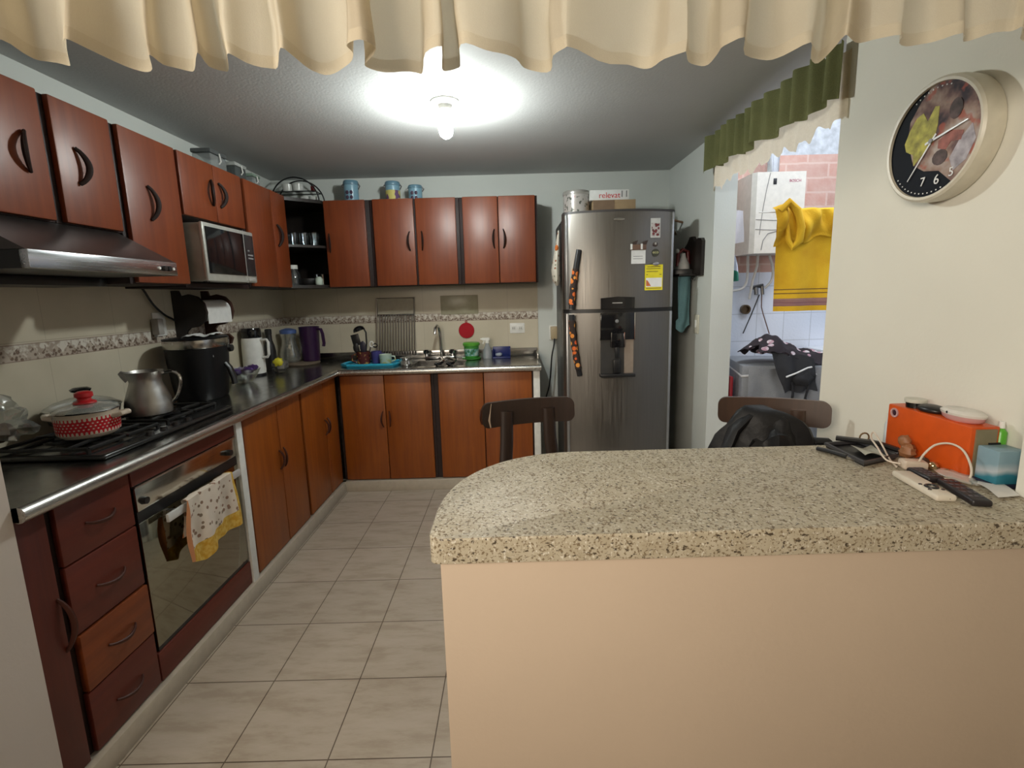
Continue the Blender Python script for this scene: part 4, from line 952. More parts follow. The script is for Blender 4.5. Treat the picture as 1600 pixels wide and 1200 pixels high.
o = thing('milk_jug', 'dull aluminium milk jug with a wire handle on the far cooktop burner', 'jug', (-1.515, 1.968, .9405)); jx, jy = -1.515, 1.968
part('body', MB().lathe((jx, jy, 0), [(.085, .9405), (.096, .945), (.098, .985), (.0965, .988), (.095, 1.0), (.078, 1.045), (.066, 1.075), (.067, 1.095), (.080, 1.118), (.077, 1.119), (.063, 1.095), (.062, 1.07), (.09, .99), (.085, .95), (0, .947)], 44, sx=.84, sy=.84), steel('aluminium_dull', (.46, .45, .43), .38), o)
part('spout', MB().tube([(jx - .044, jy - .026, 1.090), (jx - .058, jy - .034, 1.108), (jx - .070, jy - .040, 1.120)], [.020, .016, .008], 10, flat=.7), steel('aluminium_spout', (.46, .45, .43), .38), o)
part('handle', MB().tube(crv([(jx + .056, jy + .02, 1.105), (jx + .090, jy + .03, 1.112), (jx + .112, jy + .04, 1.095), (jx + .116, jy + .04, 1.06), (jx + .100, jy + .035, 1.01), (jx + .080, jy + .03, .985)]), .0065, 8, flat=1.6), M_CHROME, o, 'bright wire handle')

o = thing('plastic_bag', 'crumpled clear plastic bag with food at the near end of the cooktop', 'bag', (-1.72, 1.56, .9405))
part('film', MB().blob((-1.735, 1.575, 1.005), (.075, .085, .075), 26, .6, 6, 4, squash=-.55), thin_glass('plastic_film', (.80, .81, .78), .10, .10), o, angle=25)
part('bread', MB().blob((-1.73, 1.575, .975), (.045, .05, .03), 14, .3, 4, 7), plain('bread_brown', (.13, .08, .05), .8), o)

# air fryer -----------------------------------------------------------------
ax, ay = -1.625, 2.49
o = thing('air_fryer', 'large black bucket-shaped air fryer with a steel rim on the left worktop', 'air fryer', (ax, ay, .9005))
sq = lambda r: [(r * (abs(math.cos(a)) ** .82) * (1 if math.cos(a) > 0 else -1), r * (abs(math.sin(a)) ** .82) * (1 if math.sin(a) > 0 else -1)) for a in [2 * PI * k / 48 for k in range(48)]]
def loft(levels):
    m = MB(); prev = None
    for r_, z in levels:
        ring = m.ring([(ax + p[0] * .80, ay + p[1] * .97, z) for p in sq(r_)])
        if prev: m.bridge(prev, ring)
        else: m.cap(ring, True)
        prev = ring
    m.cap(prev); return m
M_AF = plain('fryer_black', (.008, .008, .009), .38, Specular_IOR_Level=.25)
part('body', loft([(.124, .9005), (.130, .91), (.142, 1.0), (.152, 1.10), (.156, 1.165)]), M_AF, o)
part('steel_rim', loft([(.157, 1.166), (.160, 1.172), (.161, 1.200), (.160, 1.207)]), steel('fryer_rim', (.50, .48, .45), .25), o, 'steel band round the top')
part('lid', loft([(.160, 1.208), (.162, 1.212), (.154, 1.216), (.13, 1.218)]), M_AF, o)
part('basket_handle', MB().tube([(ax + .116, ay + .03, 1.075), (ax + .136, ay + .03, 1.05), (ax + .151, ay + .03, 1.0), (ax + .156, ay + .03, .965)], .014, 10, flat=1.3), M_BLACK, o)
part('emblem', MB().box(ax + .108, ax + .1165, ay - .065, ay - .030, 1.118, 1.128), plain('emblem_pale', (.5, .5, .5), .4), o)
part('control_knob', MB().lathe((ax + .124, ay + .07, 1.150), [(.02, 0), (.018, .014), (0, .015)], 16, Matrix.Rotation(PI / 2, 4, 'Y')), M_BLACK, o)
def pap(u, v): return (ax - .01 + .12 * u - .03 * v, ay - .10 + .18 * v + .03 * u, 1.2195 + .012 * abs(math.sin(u * 4 + v * 2)) + .008 * noise.noise(Vector((u * 5, v * 5, 0))))
single('paper_sheet', MB().sheet(pap, 12, 12, .001), M_PAPER, 'crumpled white paper lying on top of the black air fryer', 'paper', (ax, ay, 1.232), angle=20)

# left wall: plug, cord, paper towel holder
o = thing('wall_outlet', 'white outlet plate with a grey plug on the left tiled wall', 'outlet', (-1.812, 2.50, 1.26))
part('plate', MB().box(-1.8118, -1.806, 2.455, 2.545, 1.225, 1.345, .003), M_WHITE, o)
part('plug', MB().box(-1.806, -1.768, 2.435, 2.475, 1.235, 1.315, .005), plain('plug_grey', (.36, .34, .31), .5), o, 'grey plug')
single('appliance_cord', MB().tube(crv([(-1.80, 2.392, 1.4745), (-1.79, 2.40, 1.455), (-1.79, 2.451, 1.385), (-1.79, 2.52, 1.332), (-1.79, 2.57, 1.31), (-1.80, 2.60, 1.30)]), .0055, 8), M_BLACK, 'black cord drooping along the left wall from below the cabinets', 'cord', (-1.8, 2.4, 1.46))
o = thing('paper_towel_rack', 'dark wooden wall rack with scalloped sides for a paper roll', 'rack', (-1.81, 2.72, 1.14))
def bracket(y, lower):
    p = [(-1.811, 1.455), (-1.775, 1.455), (-1.765, 1.425), (-1.72, 1.435), (-1.675, 1.42), (-1.645, 1.385), (-1.635, 1.335), (-1.65, 1.29), (-1.69, 1.262), (-1.735, 1.255), (-1.755, 1.235)]
    p += [(-1.735, 1.20), (-1.68, 1.205), (-1.655, 1.18), (-1.67, 1.145), (-1.72, 1.135), (-1.811, 1.135)] if lower else [(-1.76, 1.17), (-1.811, 1.155)]
    return MB().prism(p, y - .009, y + .009, 'y')
part('side', bracket(2.625, False), M_BLKW, o); part('side', bracket(2.875, True), plain('rack_red_wood', (.06, .022, .014), .4), o, 'redder dark side')
part('shelf', MB().box(-1.811, -1.70, 2.634, 2.866, 1.150, 1.163, .002), M_BLKW, o)
part('back_rail', MB().box(-1.811, -1.797, 2.634, 2.866, 1.36, 1.40, .002), M_BLKW, o)
part('dowel', MB().tube([(-1.70, 2.634, 1.345), (-1.70, 2.866, 1.345)], .011, 10), M_BLKW, o)
single('paper_roll', MB().lathe((-1.70, 2.64, 1.345), [(.02, 0), (.058, 0), (.058, .22), (.02, .22)], 36, Matrix.Rotation(-PI / 2, 4, 'X'), closed_ends=False).box(-1.6435, -1.642, 2.64, 2.86, 1.275, 1.345), M_PAPER, 'white paper towel roll on the dark wall rack', 'paper roll', (-1.70, 2.72, 1.287))

# beyond the fryer
bx, by = -1.655, 2.935
o = thing('glass_bowl', 'clear glass bowl of purple-wrapped snacks beside the air fryer', 'bowl', (bx, by, .9005))
part('glass', MB().lathe((bx, by, 0), [(.045, .9005), (.05, .905), (.075, .94), (.098, .985), (.096, .985), (.07, .94), (.045, .908), (0, .907)], 32), M_GLASS, o)
for k, (dx_, dy_, dz_, m, lb) in enumerate(((-.03, -.03, .965, 'pur', 'purple-wrapped'), (.03, .0, .975, 'pur', 'dark purple'), (.0, .035, .972, 'lav', 'lavender-wrapped'), (.045, .03, .985, 'pur', 'topmost purple'), (-.04, .03, .97, 'lav', 'pale lavender'), (-.01, -.01, .935, 'wht', 'white-wrapped'))):
    mm = {'pur': plain('wrap_purple', (.065, .03, .13), .35), 'lav': plain('wrap_lavender', (.28, .24, .36), .4), 'wht': plain('wrap_white', (.5, .52, .48), .4)}[m]
    single('wrapped_snack', MB().blob((bx + dx_, by + dy_, dz_), (.034, .026, .020), 12, .35, 7, k), mm, lb + ' snack lying ' + ['at the near side of', 'on the right of', 'at the back of', 'on the heap in', 'at the left of', 'at the bottom of'][k] + ' the glass bowl', 'snack', (bx + dx_, by + dy_, dz_ - .02), 'wrapped snacks in the glass bowl')
single('lemon', MB().blob((-1.735, 2.81, .965), (.030, .034, .034), 16).blob((-1.735, 2.81, .93), (.028, .03, .0295), 12), plain('lemon_yellow', (.62, .40, .02), .45), 'round yellow fruit between the air fryer and the glass bowl', 'fruit', (-1.735, 2.81, .9005))
o = thing('spice_box', 'small cream box standing behind the yellow fruit', 'box', (-1.77, 2.93, .9005))
part('body', MB().box(-1.795, -1.745, 2.92, 2.96, .9005, 1.08, .002), plain('box_cream', (.46, .44, .30), .7), o)
part('label', MB().box(-1.79, -1.75, 2.918, 2.9205, .98, 1.05), M_PAPER, o)
hx, hy = -1.735, 3.22
o = thing('thermos_jug', 'white thermos jug with a black top on the left worktop', 'thermos', (hx, hy, .9005))
part('body', MB().lathe((hx, hy, 0), [(.066, .915), (.068, .93), (.066, 1.06), (.064, 1.135), (.060, 1.15)], 32), M_WHITE, o)
part('base', MB().lathe((hx, hy, 0), [(.068, .9005), (.068, .915)], 32), M_BLACK, o)
part('lid', MB().lathe((hx, hy, 0), [(.058, 1.151), (.060, 1.158), (.060, 1.20), (.054, 1.215), (0, 1.218)], 32), M_BLKGL, o, 'glossy black top')
part('handle', MB().tube([(hx + .060, hy - .01, 1.135), (hx + .105, hy - .015, 1.138), (hx + .115, hy - .016, 1.12), (hx + .112, hy - .016, 1.04), (hx + .10, hy - .014, 1.022), (hx + .064, hy - .01, 1.02)], .0085, 8, flat=1.2), M_WHITE, o)
single('steel_bottle', MB().lathe((-1.762, 3.50, 0), [(.038, .9005), (.040, .91), (.040, 1.03), (.034, 1.07), (.022, 1.11), (.021, 1.15), (.023, 1.152), (.023, 1.185), (.018, 1.19), (0, 1.19)], 28), plain('bottle_black', (.014, .013, .014), .35), 'slim black bottle standing behind the white thermos', 'bottle', (-1.762, 3.5, .9005))
o = thing('snack_packet', 'crumpled silver and yellow packet in front of the black bottle', 'packet', (-1.645, 3.28, .9005))
part('foil', MB().blob((-1.61, 3.32, .945), (.05, .045, .045), 16, .4, 6, 12, squash=-.75), plain('foil_grey', (.17, .16, .15), .3, .4), o, angle=25)
part('yellow_wrapper', MB().blob((-1.608, 3.29, .972), (.034, .028, .032), 12, .45, 6, 3), plain('wrapper_yellow', (.66, .58, .03), .4), o, 'yellow wrapper')
# round board with two jugs in the corner
cxb, cyb = -1.645, 3.718
single('round_board', MB().lathe((cxb, cyb, 0), [(.135, .9005), (.142, .908), (.142, .916), (.136, .921), (0, .921)], 44), plain('board_wood', (.16, .12, .085), .5), 'round wooden board under the two jugs in the worktop corner', 'board', (cxb, cyb, .9005))
jx, jy = -1.712, 3.70
o = thing('glass_carafe', 'clear glass carafe with a blue lid on the round board', 'carafe', (jx, jy, .9215))
part('glass', MB().lathe((jx, jy, 0), [(.060, .9215), (.070, .935), (.072, .99), (.055, 1.05), (.048, 1.09), (.058, 1.14), (.055, 1.14), (.045, 1.09), (.052, 1.05), (.068, .99), (.066, .935), (0, .927)], 32), thin_glass('carafe_glass', (.80, .80, .76), .14, .08), o)
part('lid', MB().lathe((jx, jy, 0), [(.059, 1.1405), (.060, 1.165), (.045, 1.172), (.02, 1.18), (0, 1.18)], 28), plain('lid_blue', (.07, .12, .30), .35), o, 'blue lid')
part('handle', MB().tube([(jx + .055, jy - .02, 1.12), (jx + .095, jy - .03, 1.10), (jx + .105, jy - .035, 1.02), (jx + .09, jy - .03, .95), (jx + .068, jy - .02, .94)], .007, 8), M_GLASS, o)
jx, jy = -1.578, 3.765
o = thing('plastic_pitcher', 'dark purple plastic pitcher on the round board', 'pitcher', (jx, jy, .9215))
M_PUR = plain('pitcher_purple', (.030, .007, .042), .35)
part('body', MB().lathe((jx, jy, 0), [(.060, .9215), (.064, .925), (.074, 1.175), (.076, 1.185), (.072, 1.185), (.062, .93), (0, .928)], 32), M_PUR, o)
part('handle', MB().tube([(jx + .071, jy - .02, 1.165), (jx + .105, jy - .035, 1.165), (jx + .118, jy - .04, 1.13), (jx + .124, jy - .042, 1.06), (jx + .118, jy - .04, 1.035)], .0105, 8, flat=1.3), M_PUR, o)

# ------------------------------------------------------------ sink run
o = thing('serving_tray', 'bright blue plastic tray on the worktop left of the sink', 'tray', (-1.0, 3.56, .9005))
tp = [(-1.262, 3.53), (-1.20, 3.455), (-.87, 3.455), (-.845, 3.53), (-.845, 3.62), (-.88, 3.685), (-1.20, 3.70), (-1.25, 3.64)]
M_TRAY = plain('tray_blue', (.02, .33, .50), .35)
part('base', MB().prism(tp, .9005, .906), M_TRAY, o)
part('rim', MB().tube([(x, y, .914) for x, y in tp], .009, 8, closed=True), M_TRAY, o)
kx, ky = -1.122, 3.60
o = thing('utensil_mug', 'dark brown patterned mug full of kitchen utensils on the blue tray', 'mug', (kx, ky, .907))
t = NT('mug_brown'); k = t.noise(t.pos(), 38, 2); t.col(t.ramp(k, [(.45, (.075, .014, .012)), (.58, (.10, .02, .015)), (.62, (.42, .26, .06))])); t.set(Roughness=.25)
part('body', MB().lathe((kx, ky, 0), [(.040, .9065), (.047, .91), (.050, .995), (.052, 1.0), (.047, 1.0), (.043, .915), (0, .912)], 28), t.m, o)
part('handle', MB().tube([(kx - .047, ky - .02, .985), (kx - .075, ky - .03, .97), (kx - .075, ky - .03, .935), (kx - .046, ky - .02, .92)], .006, 8), t.m, o)
def stick(a, b, r): return MB().tube([a, b], r, 8)
o = thing('soup_ladle', 'black ladle with a round shiny bowl standing tallest in the brown mug', 'ladle', (kx + .02, ky, .913))
part('handle', MB().tube([(kx + .008, ky, .914), (kx + .032, ky, 1.06), (kx + .032, ky, 1.14), (kx + .02, ky, 1.165)], .006, 8), M_BLACK, o)
part('bowl', MB().lathe((kx - .015, ky - .008, 1.158), [(.044, -.004), (.038, .016), (.022, .028), (0, .032)], 22, Matrix.Rotation(-.35, 4, 'Y'), closed_ends=False), M_BLKGL, o)
o = thing('slotted_turner', 'black slotted turner leaning left in the brown mug', 'turner', (kx - .01, ky, .913))
part('handle', stick((kx - .005, ky - .01, .914), (kx - .035, ky - .01, 1.06), .0055), M_BLACK, o)
part('blade', MB().box(-.030, .030, -.003, .003, 0, .085, .002).xf(Matrix.Translation((kx - .033, ky - .012, 1.045)) @ Matrix.Rotation(-.22, 4, 'Y')), M_BLACK, o)
o = thing('serving_spoon', 'black serving spoon leaning left below the turner in the brown mug', 'spoon', (kx - .02, ky + .02, .913))
part('handle', stick((kx - .01, ky + .015, .914), (kx - .04, ky - .02, 1.0), .0055), M_BLACK, o)
part('bowl', MB().blob((kx - .042, ky - .025, 1.03), (.022, .006, .035), 14), M_BLACK, o)
o = thing('kitchen_fork', 'dark blue-black spatula in the front of the brown mug', 'spatula', (kx + .01, ky - .02, .913))
part('handle', stick((kx + .005, ky - .02, .914), (kx + .012, ky - .03, 1.0), .0055), M_BLACK, o)
part('head', MB().blob((kx + .013, ky - .033, 1.035), (.024, .006, .045), 14), plain('spatula_dark', (.02, .02, .035), .35), o)
o = thing('scissors', 'white-handled scissors sticking out to the right of the brown mug', 'scissors', (kx + .03, ky + .01, .913))
part('blade', stick((kx + .02, ky + .012, .914), (kx + .055, ky + .012, 1.03), .005), M_CHROME, o)
part('grip', MB().tube([(kx + .064 + .014 * math.cos(a), ky + .012, 1.050 + .020 * math.sin(a)) for a in [2 * PI * k / 14 for k in range(14)]], .005, 8, closed=True), M_WHITE, o)
part('grip', MB().tube([(kx + .090 + .016 * math.cos(a), ky + .012, 1.040 + .013 * math.sin(a)) for a in [2 * PI * k / 14 for k in range(14)]], .005, 8, closed=True), M_BLACK, o)
def cup(name, label, x, y, z, r, h, m, side=1):
    o = thing(name, label, 'cup', (x, y, z))
    part('body', MB().lathe((x, y, 0), [(r * .82, z), (r * .9, z + .004), (r, z + h), (r * 1.02, z + h + .002), (r * .94, z + h), (r * .84, z + .008), (0, z + .007)], 28), m, o)
    part('handle', MB().tube([(x + side * r * .96, y, z + h * .82), (x + side * (r + .022), y, z + h * .78), (x + side * (r + .026), y, z + h * .4), (x + side * r * .9, y, z + h * .22)], .005, 8), m, o); return o
cup('plastic_cup', 'dark purple-blue cup beside the utensil mug on the blue tray', -1.030, 3.625, .9065, .040, .088, plain('cup_purple', (.065, .055, .22), .35))
t = NT('cup_green'); k = t.noise(t.pos(), 55, 2); P = t.sep(t.pos())
t.col(t.mix(t.math('MULTIPLY', t.math('LESS_THAN', P['Z'], .947), t.math('GREATER_THAN', k, .5)), (.50, .60, .50), (.50, .50, .20))); t.set(Roughness=.25)
cup('tea_cup', 'pale green cup with yellow flowers at the right of the blue tray', -.950, 3.575, .9065, .046, .068, t.m)

o = thing('wire_dish_rack', 'upright wire grid rack leaning on the tiles behind the blue tray', 'rack', (-.93, 3.86, .925))
M_WIRE = steel('rack_wire', (.30, .27, .25), .35)
part('frame', MB().tube([(-1.085, 3.845, .935), (-1.07, 3.872, 1.385), (-.775, 3.872, 1.385), (-.785, 3.845, .935)], .006, 8, closed=True), M_WIRE, o)
for i in range(13):
    k = (i + 1) / 14
    part('bar', MB().tube([(-1.085 + .30 * k, 3.846, .94), (-1.07 + .295 * k, 3.866, 1.255)], .0048, 8), M_WIRE, o)
part('cross_bar', MB().tube([(-1.08, 3.868, 1.255), (-.778, 3.868, 1.255)], .005, 8), M_WIRE, o)
part('shaded_top', MB().box(-1.066, -.78, 3.868, 3.872, 1.258, 1.382), plain('rack_top_shade', (.36, .325, .25), .6), o, 'sheet coloured as the shaded top of the rack')  # sheet colour stands in for the shade that hides the upper bars
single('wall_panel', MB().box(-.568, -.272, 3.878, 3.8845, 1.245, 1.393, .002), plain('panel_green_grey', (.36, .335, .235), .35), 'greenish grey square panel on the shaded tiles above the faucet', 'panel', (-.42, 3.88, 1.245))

o = thing('mixer_faucet', 'chrome two-handle faucet with a tall curved spout behind the sink', 'faucet', (-.58, 3.80, .9005))
part('base', MB().box(-.70, -.465, 3.78, 3.832, .9005, .925, .008, 3), M_CHROME, o)
part('spout', MB().tube([(-.568, 3.805, .925), (-.570, 3.805, 1.05), (-.574, 3.802, 1.12), (-.580, 3.785, 1.155), (-.585, 3.75, 1.166), (-.592, 3.71, 1.15), (-.596, 3.695, 1.105)], .0115, 12), M_CHROME, o)
for x in (-.685, -.482):
    part('knob', MB().lathe((x, 3.805, 0), [(.016, .925), (.014, .94), (.026, .948), (.028, .968), (.020, .978), (0, .98)], 20), M_CHROME, o)
single('glass_strainer', MB().lathe((-.785, 3.515, 0), [(.040, .9005), (.044, .91), (.036, .935), (.046, .955), (.03, .96), (0, .962)], 20), thin_glass('smoked_glass', (.50, .48, .45), .2, .15), 'small smoked glass lid standing between the blue tray and the sink', 'lid', (-.765, 3.52, .9005))
for i, (xa, xb, lb) in enumerate(((-.555, -.525, 'unidentified black bent shape resting across the sink, left of two'), (-.50, -.44, 'unidentified black bent shape resting across the sink, right of two'))):
    single('bent_black_shape', MB().tube([(xa - .02, 3.75, .9125), (xa + .01, 3.66, .925), (xb + .01, 3.52, .925), (xb, 3.445, .915), (xb - .028, 3.425, .910), (xb - .035, 3.43, .917)], .011, 10, flat=1.2), M_BLKGL, lb, 'spoon', (xa, 3.6, .90), 'black bent shapes across the sink')  # unidentified dark curves by the sink, built as bent tubes
single('hanging_pot_holder', MB().lathe((-.372, 3.884, 1.115), [(.0, .0), (.060, .001), (.062, .005), (.06, .009), (0, .011)], 36, Matrix.Rotation(PI / 2, 4, 'X')).tube([(-.372 + .008 * math.cos(a), 3.879, 1.185 + .008 * math.sin(a)) for a in [2 * PI * k / 10 for k in range(10)]], .0025, 6, closed=True).xf(Matrix.Translation((0, 0, 0))), cloth('holder_red', (.45, .01, .02)), 'round red pot holder hanging on the tiles above the green tub', 'pot holder', (-.372, 3.88, 1.05))
gx, gy = -.328, 3.765
o = thing('soap_tub', 'green plastic dish soap tub with a picture label beside the faucet', 'tub', (gx, gy, .9005))
M_GRN = plain('tub_green', (.05, .27, .04), .35)
part('body', MB().lathe((gx, gy, 0), [(.050, .9135), (.053, .918), (.059, 1.0), (.059, 1.005)], 30), M_GRN, o)
part('lid', MB().lathe((gx, gy, 0), [(.064, 1.0055), (.066, 1.01), (.066, 1.024), (.060, 1.03), (0, 1.031)], 30), plain('tub_lid_green', (.10, .38, .04), .35), o)
lp = MB(); 
for s_ in (0,): lp.lathe((gx, gy, 0), [(.0545, .928), (.0590, .985)], 30, closed_ends=False)
t = NT('tub_label'); k = t.noise(t.pos(), 34, 2); t.col(t.ramp(k, [(.42, (.03, .14, .05)), (.5, (.12, .33, .30)), (.62, (.40, .50, .46))])); t.set(Roughness=.4)
part('label', lp, t.m, o, 'label with a blue-green picture')
single('green_saucer', MB().lathe((-.328, 3.755, 0), [(.05, .9005), (.070, .904), (.074, .913), (.05, .9125), (0, .912)], 28), M_GRN, 'flat green dish under the green soap tub', 'dish', (-.328, 3.755, .9005))
sx_, sy_ = -.205, 3.775
o = thing('spray_bottle', 'small clear spray bottle with a white trigger next to the green tub', 'spray bottle', (sx_, sy_, .9005))
part('bottle', MB().lathe((sx_, sy_, 0), [(.036, .9005), (.038, .91), (.034, .96), (.018, 1.0), (.013, 1.02)], 24), thin_glass('cloudy_plastic', (.62, .66, .70), .12, .35), o)
part('trigger', MB().box(sx_ - .04, sx_ + .02, sy_ - .012, sy_ + .012, 1.04, 1.062, .005).tube([(sx_ - .02, sy_, 1.045), (sx_ - .034, sy_, 1.015)], .006, 6).lathe((sx_, sy_, 0), [(.015, 1.02), (.015, 1.042)], 16).tube([(sx_ - .04, sy_, 1.052), (sx_ - .052, sy_, 1.052)], .006, 8), M_WHITE, o, 'white spray trigger')
o = thing('sponge_holder', 'dark blue plastic sponge box standing right of the spray bottle', 'box', (-.10, 3.81, .9005))
M_NAVY = plain('navy_plastic', (.012, .022, .13), .35)
part('back', MB().box(-.165, -.025, 3.83, 3.845, .905, .985, .004), M_NAVY, o)
part('tray', MB().box(-.165, -.025, 3.74, 3.83, .9005, .912, .004), M_NAVY, o)
part('side', MB().box(-.165, -.158, 3.76, 3.83, .912, .97, .003).box(-.032, -.025, 3.76, 3.83, .912, .97, .003), M_NAVY, o)
single('dish_sponge', MB().blob((-.115, 3.775, .928), (.028, .022, .015), 12, .3, 5), plain('sponge_pale', (.35, .40, .48), .9), 'small pale sponge lying in the dark blue box', 'sponge', (-.115, 3.775, .9125))
o = thing('wall_outlet', 'white double outlet on the back tiles at the right end of the sink run', 'outlet', (.033, 3.885, 1.085))
part('plate', MB().box(-.025, .092, 3.878, 3.8848, 1.083, 1.163, .003), M_WHITE, o)
for x in (.005, .060):
    part('socket', MB().box(x - .016, x + .016, 3.876, 3.879, 1.105, 1.14, .002), plain('socket_white', (.68, .67, .62), .4), o)
    part('slot', MB().box(x - .008, x - .005, 3.8752, 3.8765, 1.115, 1.13).box(x + .005, x + .008, 3.8752, 3.8765, 1.115, 1.13), M_BLACK, o)

# ------------------------------------------------------------ on top of the wall cabinets
def canister(label, x, y, r, h, extra):
    o = thing('storage_canister', label, 'canister', (x, y, ZT))
    z = ZT + .0005
    t_ = {'flower': 0, 'yellow': 1}.get(extra)
    part('body', MB().lathe((x, y, 0), [(r * .97, z), (r, z + .004), (r, z + h * .78)], 28), plain('canister_blue', (.20, .36, .46), .3), o)
    part('lid', MB().lathe((x, y, 0), [(r * 1.04, z + h * .785), (r * 1.06, z + h * .80), (r * 1.06, z + h * .90), (r * .95, z + h * .97), (0, z + h)], 28), plain('canister_lid', (.13, .25, .33), .3), o, 'darker blue lid')
    part('clasp', MB().tube([(x + r * 1.05, y - .01, z + h * .84), (x + r * 1.3, y - .012, z + h * .74), (x + r * 1.05, y - .01, z + h * .6)], .004, 6).tube([(x - r * 1.05, y - .01, z + h * .84), (x - r * 1.25, y - .012, z + h * .76), (x - r * 1.05, y - .01, z + h * .7)], .004, 6), M_CHROME, o)
    if extra == 'flower':
        fl = MB()
        for k in range(4):
            a = PI / 4 + k * PI / 2; fl.blob((x + .02 * math.cos(a), y - r - .0002, z + h * .34 + .024 * math.sin(a)), (.012, .0025, .014), 10)
        part('flower', fl, plain('flower_dark', (.055, .03, .06), .5), o, 'dark painted flower')
    else:
        part('wrapper', MB().lathe((x, y, 0), [(r * 1.012, z + .004), (r * 1.012, z + h * .55)], 28, closed_ends=False), wrapm, o, 'yellow and purple paper label')
t = NT('wrapper_yellow_purple'); k = t.noise(t.pos(), 20, 1); t.col(t.ramp(k, [(.48, (.58, .50, .14)), (.5, (.14, .07, .16))], 'CONSTANT')); t.set(Roughness=.6); wrapm = t.m
canister('tall pale blue canister with a dark flower on the back wall cabinets, leftmost of three', -1.155, 3.72, .052, .165, 'flower')
canister('blue canister with a yellow and purple label on the back wall cabinets', -.852, 3.72, .052, .150, 'yellow')
canister('shortest pale blue canister on the back wall cabinets, rightmost of three', -.688, 3.72, .050, .120, 'flower')

# round wire plate stand in the corner
wx, wz = -1.545, ZT + .012
o = thing('wire_plate_stand', 'round black wire stand of cups and dishes on the corner cabinets', 'plate stand', (wx, 3.70, ZT))
R_ = .172
arc = [(wx + R_ * math.cos(a), 3.66, wz + R_ * math.sin(a)) for a in [PI * k / 24 for k in range(25)]]
part('front_hoop', MB().tube(arc, .005, 8), M_BLACK, o); part('rear_hoop', MB().tube([(x, y + .11, z) for x, y, z in arc], .005, 8), M_BLACK, o)
part('base_wire', MB().tube([(wx - R_, 3.66, ZT + .006), (wx + R_, 3.66, ZT + .006), (wx + R_, 3.77, ZT + .006), (wx - R_, 3.77, ZT + .006)], .005, 8, closed=True), M_BLACK, o)
part('shelf_wire', MB().tube([(wx - .15, 3.66, wz + .075), (wx + .15, 3.66, wz + .075), (wx + .15, 3.77, wz + .075), (wx - .15, 3.77, wz + .075)], .004, 6, closed=True), M_BLACK, o)
M_CHINA = plain('china_white', (.62, .63, .60), .2)
for dx_, dz_, lb in ((-.068, .079, 'white cup lying on its side at the left of the round wire stand'), (.005, .079, 'white cup in the middle of the round wire stand')):
    single('china_cup', MB().lathe((wx + dx_, 3.715, wz + dz_), [(.022, 0), (.034, .01), (.040, .055), (.037, .055), (.03, .01), (0, .008)], 22), M_CHINA, lb, 'cup', (wx + dx_, 3.715, wz + dz_), 'cups in the round wire stand')
for dx_, lb in ((.052, 'small white bowl at the centre foot of the round wire stand'), (.115, 'small white bowl at the right foot of the round wire stand')):
    single('china_bowl', MB().lathe((wx + dx_, 3.715, ZT + .011), [(.018, 0), (.03, .012), (.038, .045), (.035, .045), (.026, .014), (0, .006)], 22), M_CHINA, lb, 'bowl', (wx + dx_, 3.715, ZT + .011), 'bowls in the round wire stand')
single('green_plate', MB().lathe((wx - .07, 3.715, ZT + .011), [(.04, 0), (.06, .006), (.078, .02), (.074, .02), (.05, .008), (0, .006)], 28), plain('plate_green', (.10, .20, .12), .3), 'green plate at the left foot of the round wire stand', 'plate', (wx - .07, 3.715, ZT + .011))
single('red_spool', MB().lathe((wx + .118, 3.70, wz + .079), [(.014, 0), (.014, .035), (.01, .04), (0, .04)], 14), plain('spool_red', (.22, .02, .02), .4), 'small dark red bottle cap at the right of the round wire stand', 'cap', (wx + .118, 3.70, wz + .079))
# glass and metal boxes on the left cabinets
def gbox(label, y, w_, h, m, lidm):
    o = thing('storage_jar', label, 'jar', (-1.64, y, ZT))
    part('body', MB().box(-1.70, -1.60, y - w_ / 2, y + w_ / 2, ZT + .0005, ZT + h * .82, .006), m, o)
    part('lid', MB().box(-1.705, -1.595, y - w_ / 2 - .004, y + w_ / 2 + .004, ZT + h * .83, ZT + h, .006), lidm, o)
    part('clasp', MB().tube([(-1.594, y, ZT + h * .9), (-1.588, y, ZT + h * .6), (-1.599, y, ZT + h * .5)], .004, 6), M_WHITE, o, 'white clasp')
gj = thin_glass('jar_glass', (.62, .66, .66), .16, .25); gd = plain('jar_lid_dark', (.10, .11, .11), .3)
gbox('clear square jar with a dark lid on the left wall cabinets, nearest of three', 2.84, .15, .135, gj, gd)
gbox('dark square jar on the left wall cabinets, middle of three', 3.06, .12, .125, plain('jar_dark', (.08, .09, .09), .25), plain('jar_lid_pale', (.42, .44, .42), .4))
gbox('small pale jar on the left wall cabinets, farthest of three', 3.235, .09, .105, gj, plain('jar_lid_green', (.22, .30, .24), .4))

# open corner shelf contents
def tumbler(label, x, y):
    return single('drinking_glass', MB().lathe((x, y, 1.7645), [(.026, 0), (.028, .003), (.033, .095), (.031, .095), (.026, .008), (0, .007)], 20), thin_glass('tumbler_glass', (.86, .90, .92), .05, .0) if 'tumbler_glass' not in bpy.data.materials else bpy.data.materials['tumbler_glass'], label, 'glass', (x, y, 1.7645), 'drinking glasses on the corner shelf')
for k, (x, y, w_) in enumerate(((-1.615, 3.58, 'first from the left'), (-1.545, 3.57, 'second from the left'), (-1.475, 3.58, 'third from the left'), (-1.405, 3.59, 'fourth from the left, at the right end'), (-1.51, 3.66, 'behind the second and third'), (-1.43, 3.68, 'behind the third and fourth'))):
    tumbler('clear drinking glass on the open corner shelf, ' + w_, x, y)
o = thing('glass_jar', 'clear jar with a white cap on the bottom of the corner shelf', 'jar', (-1.60, 3.58, 1.4915))
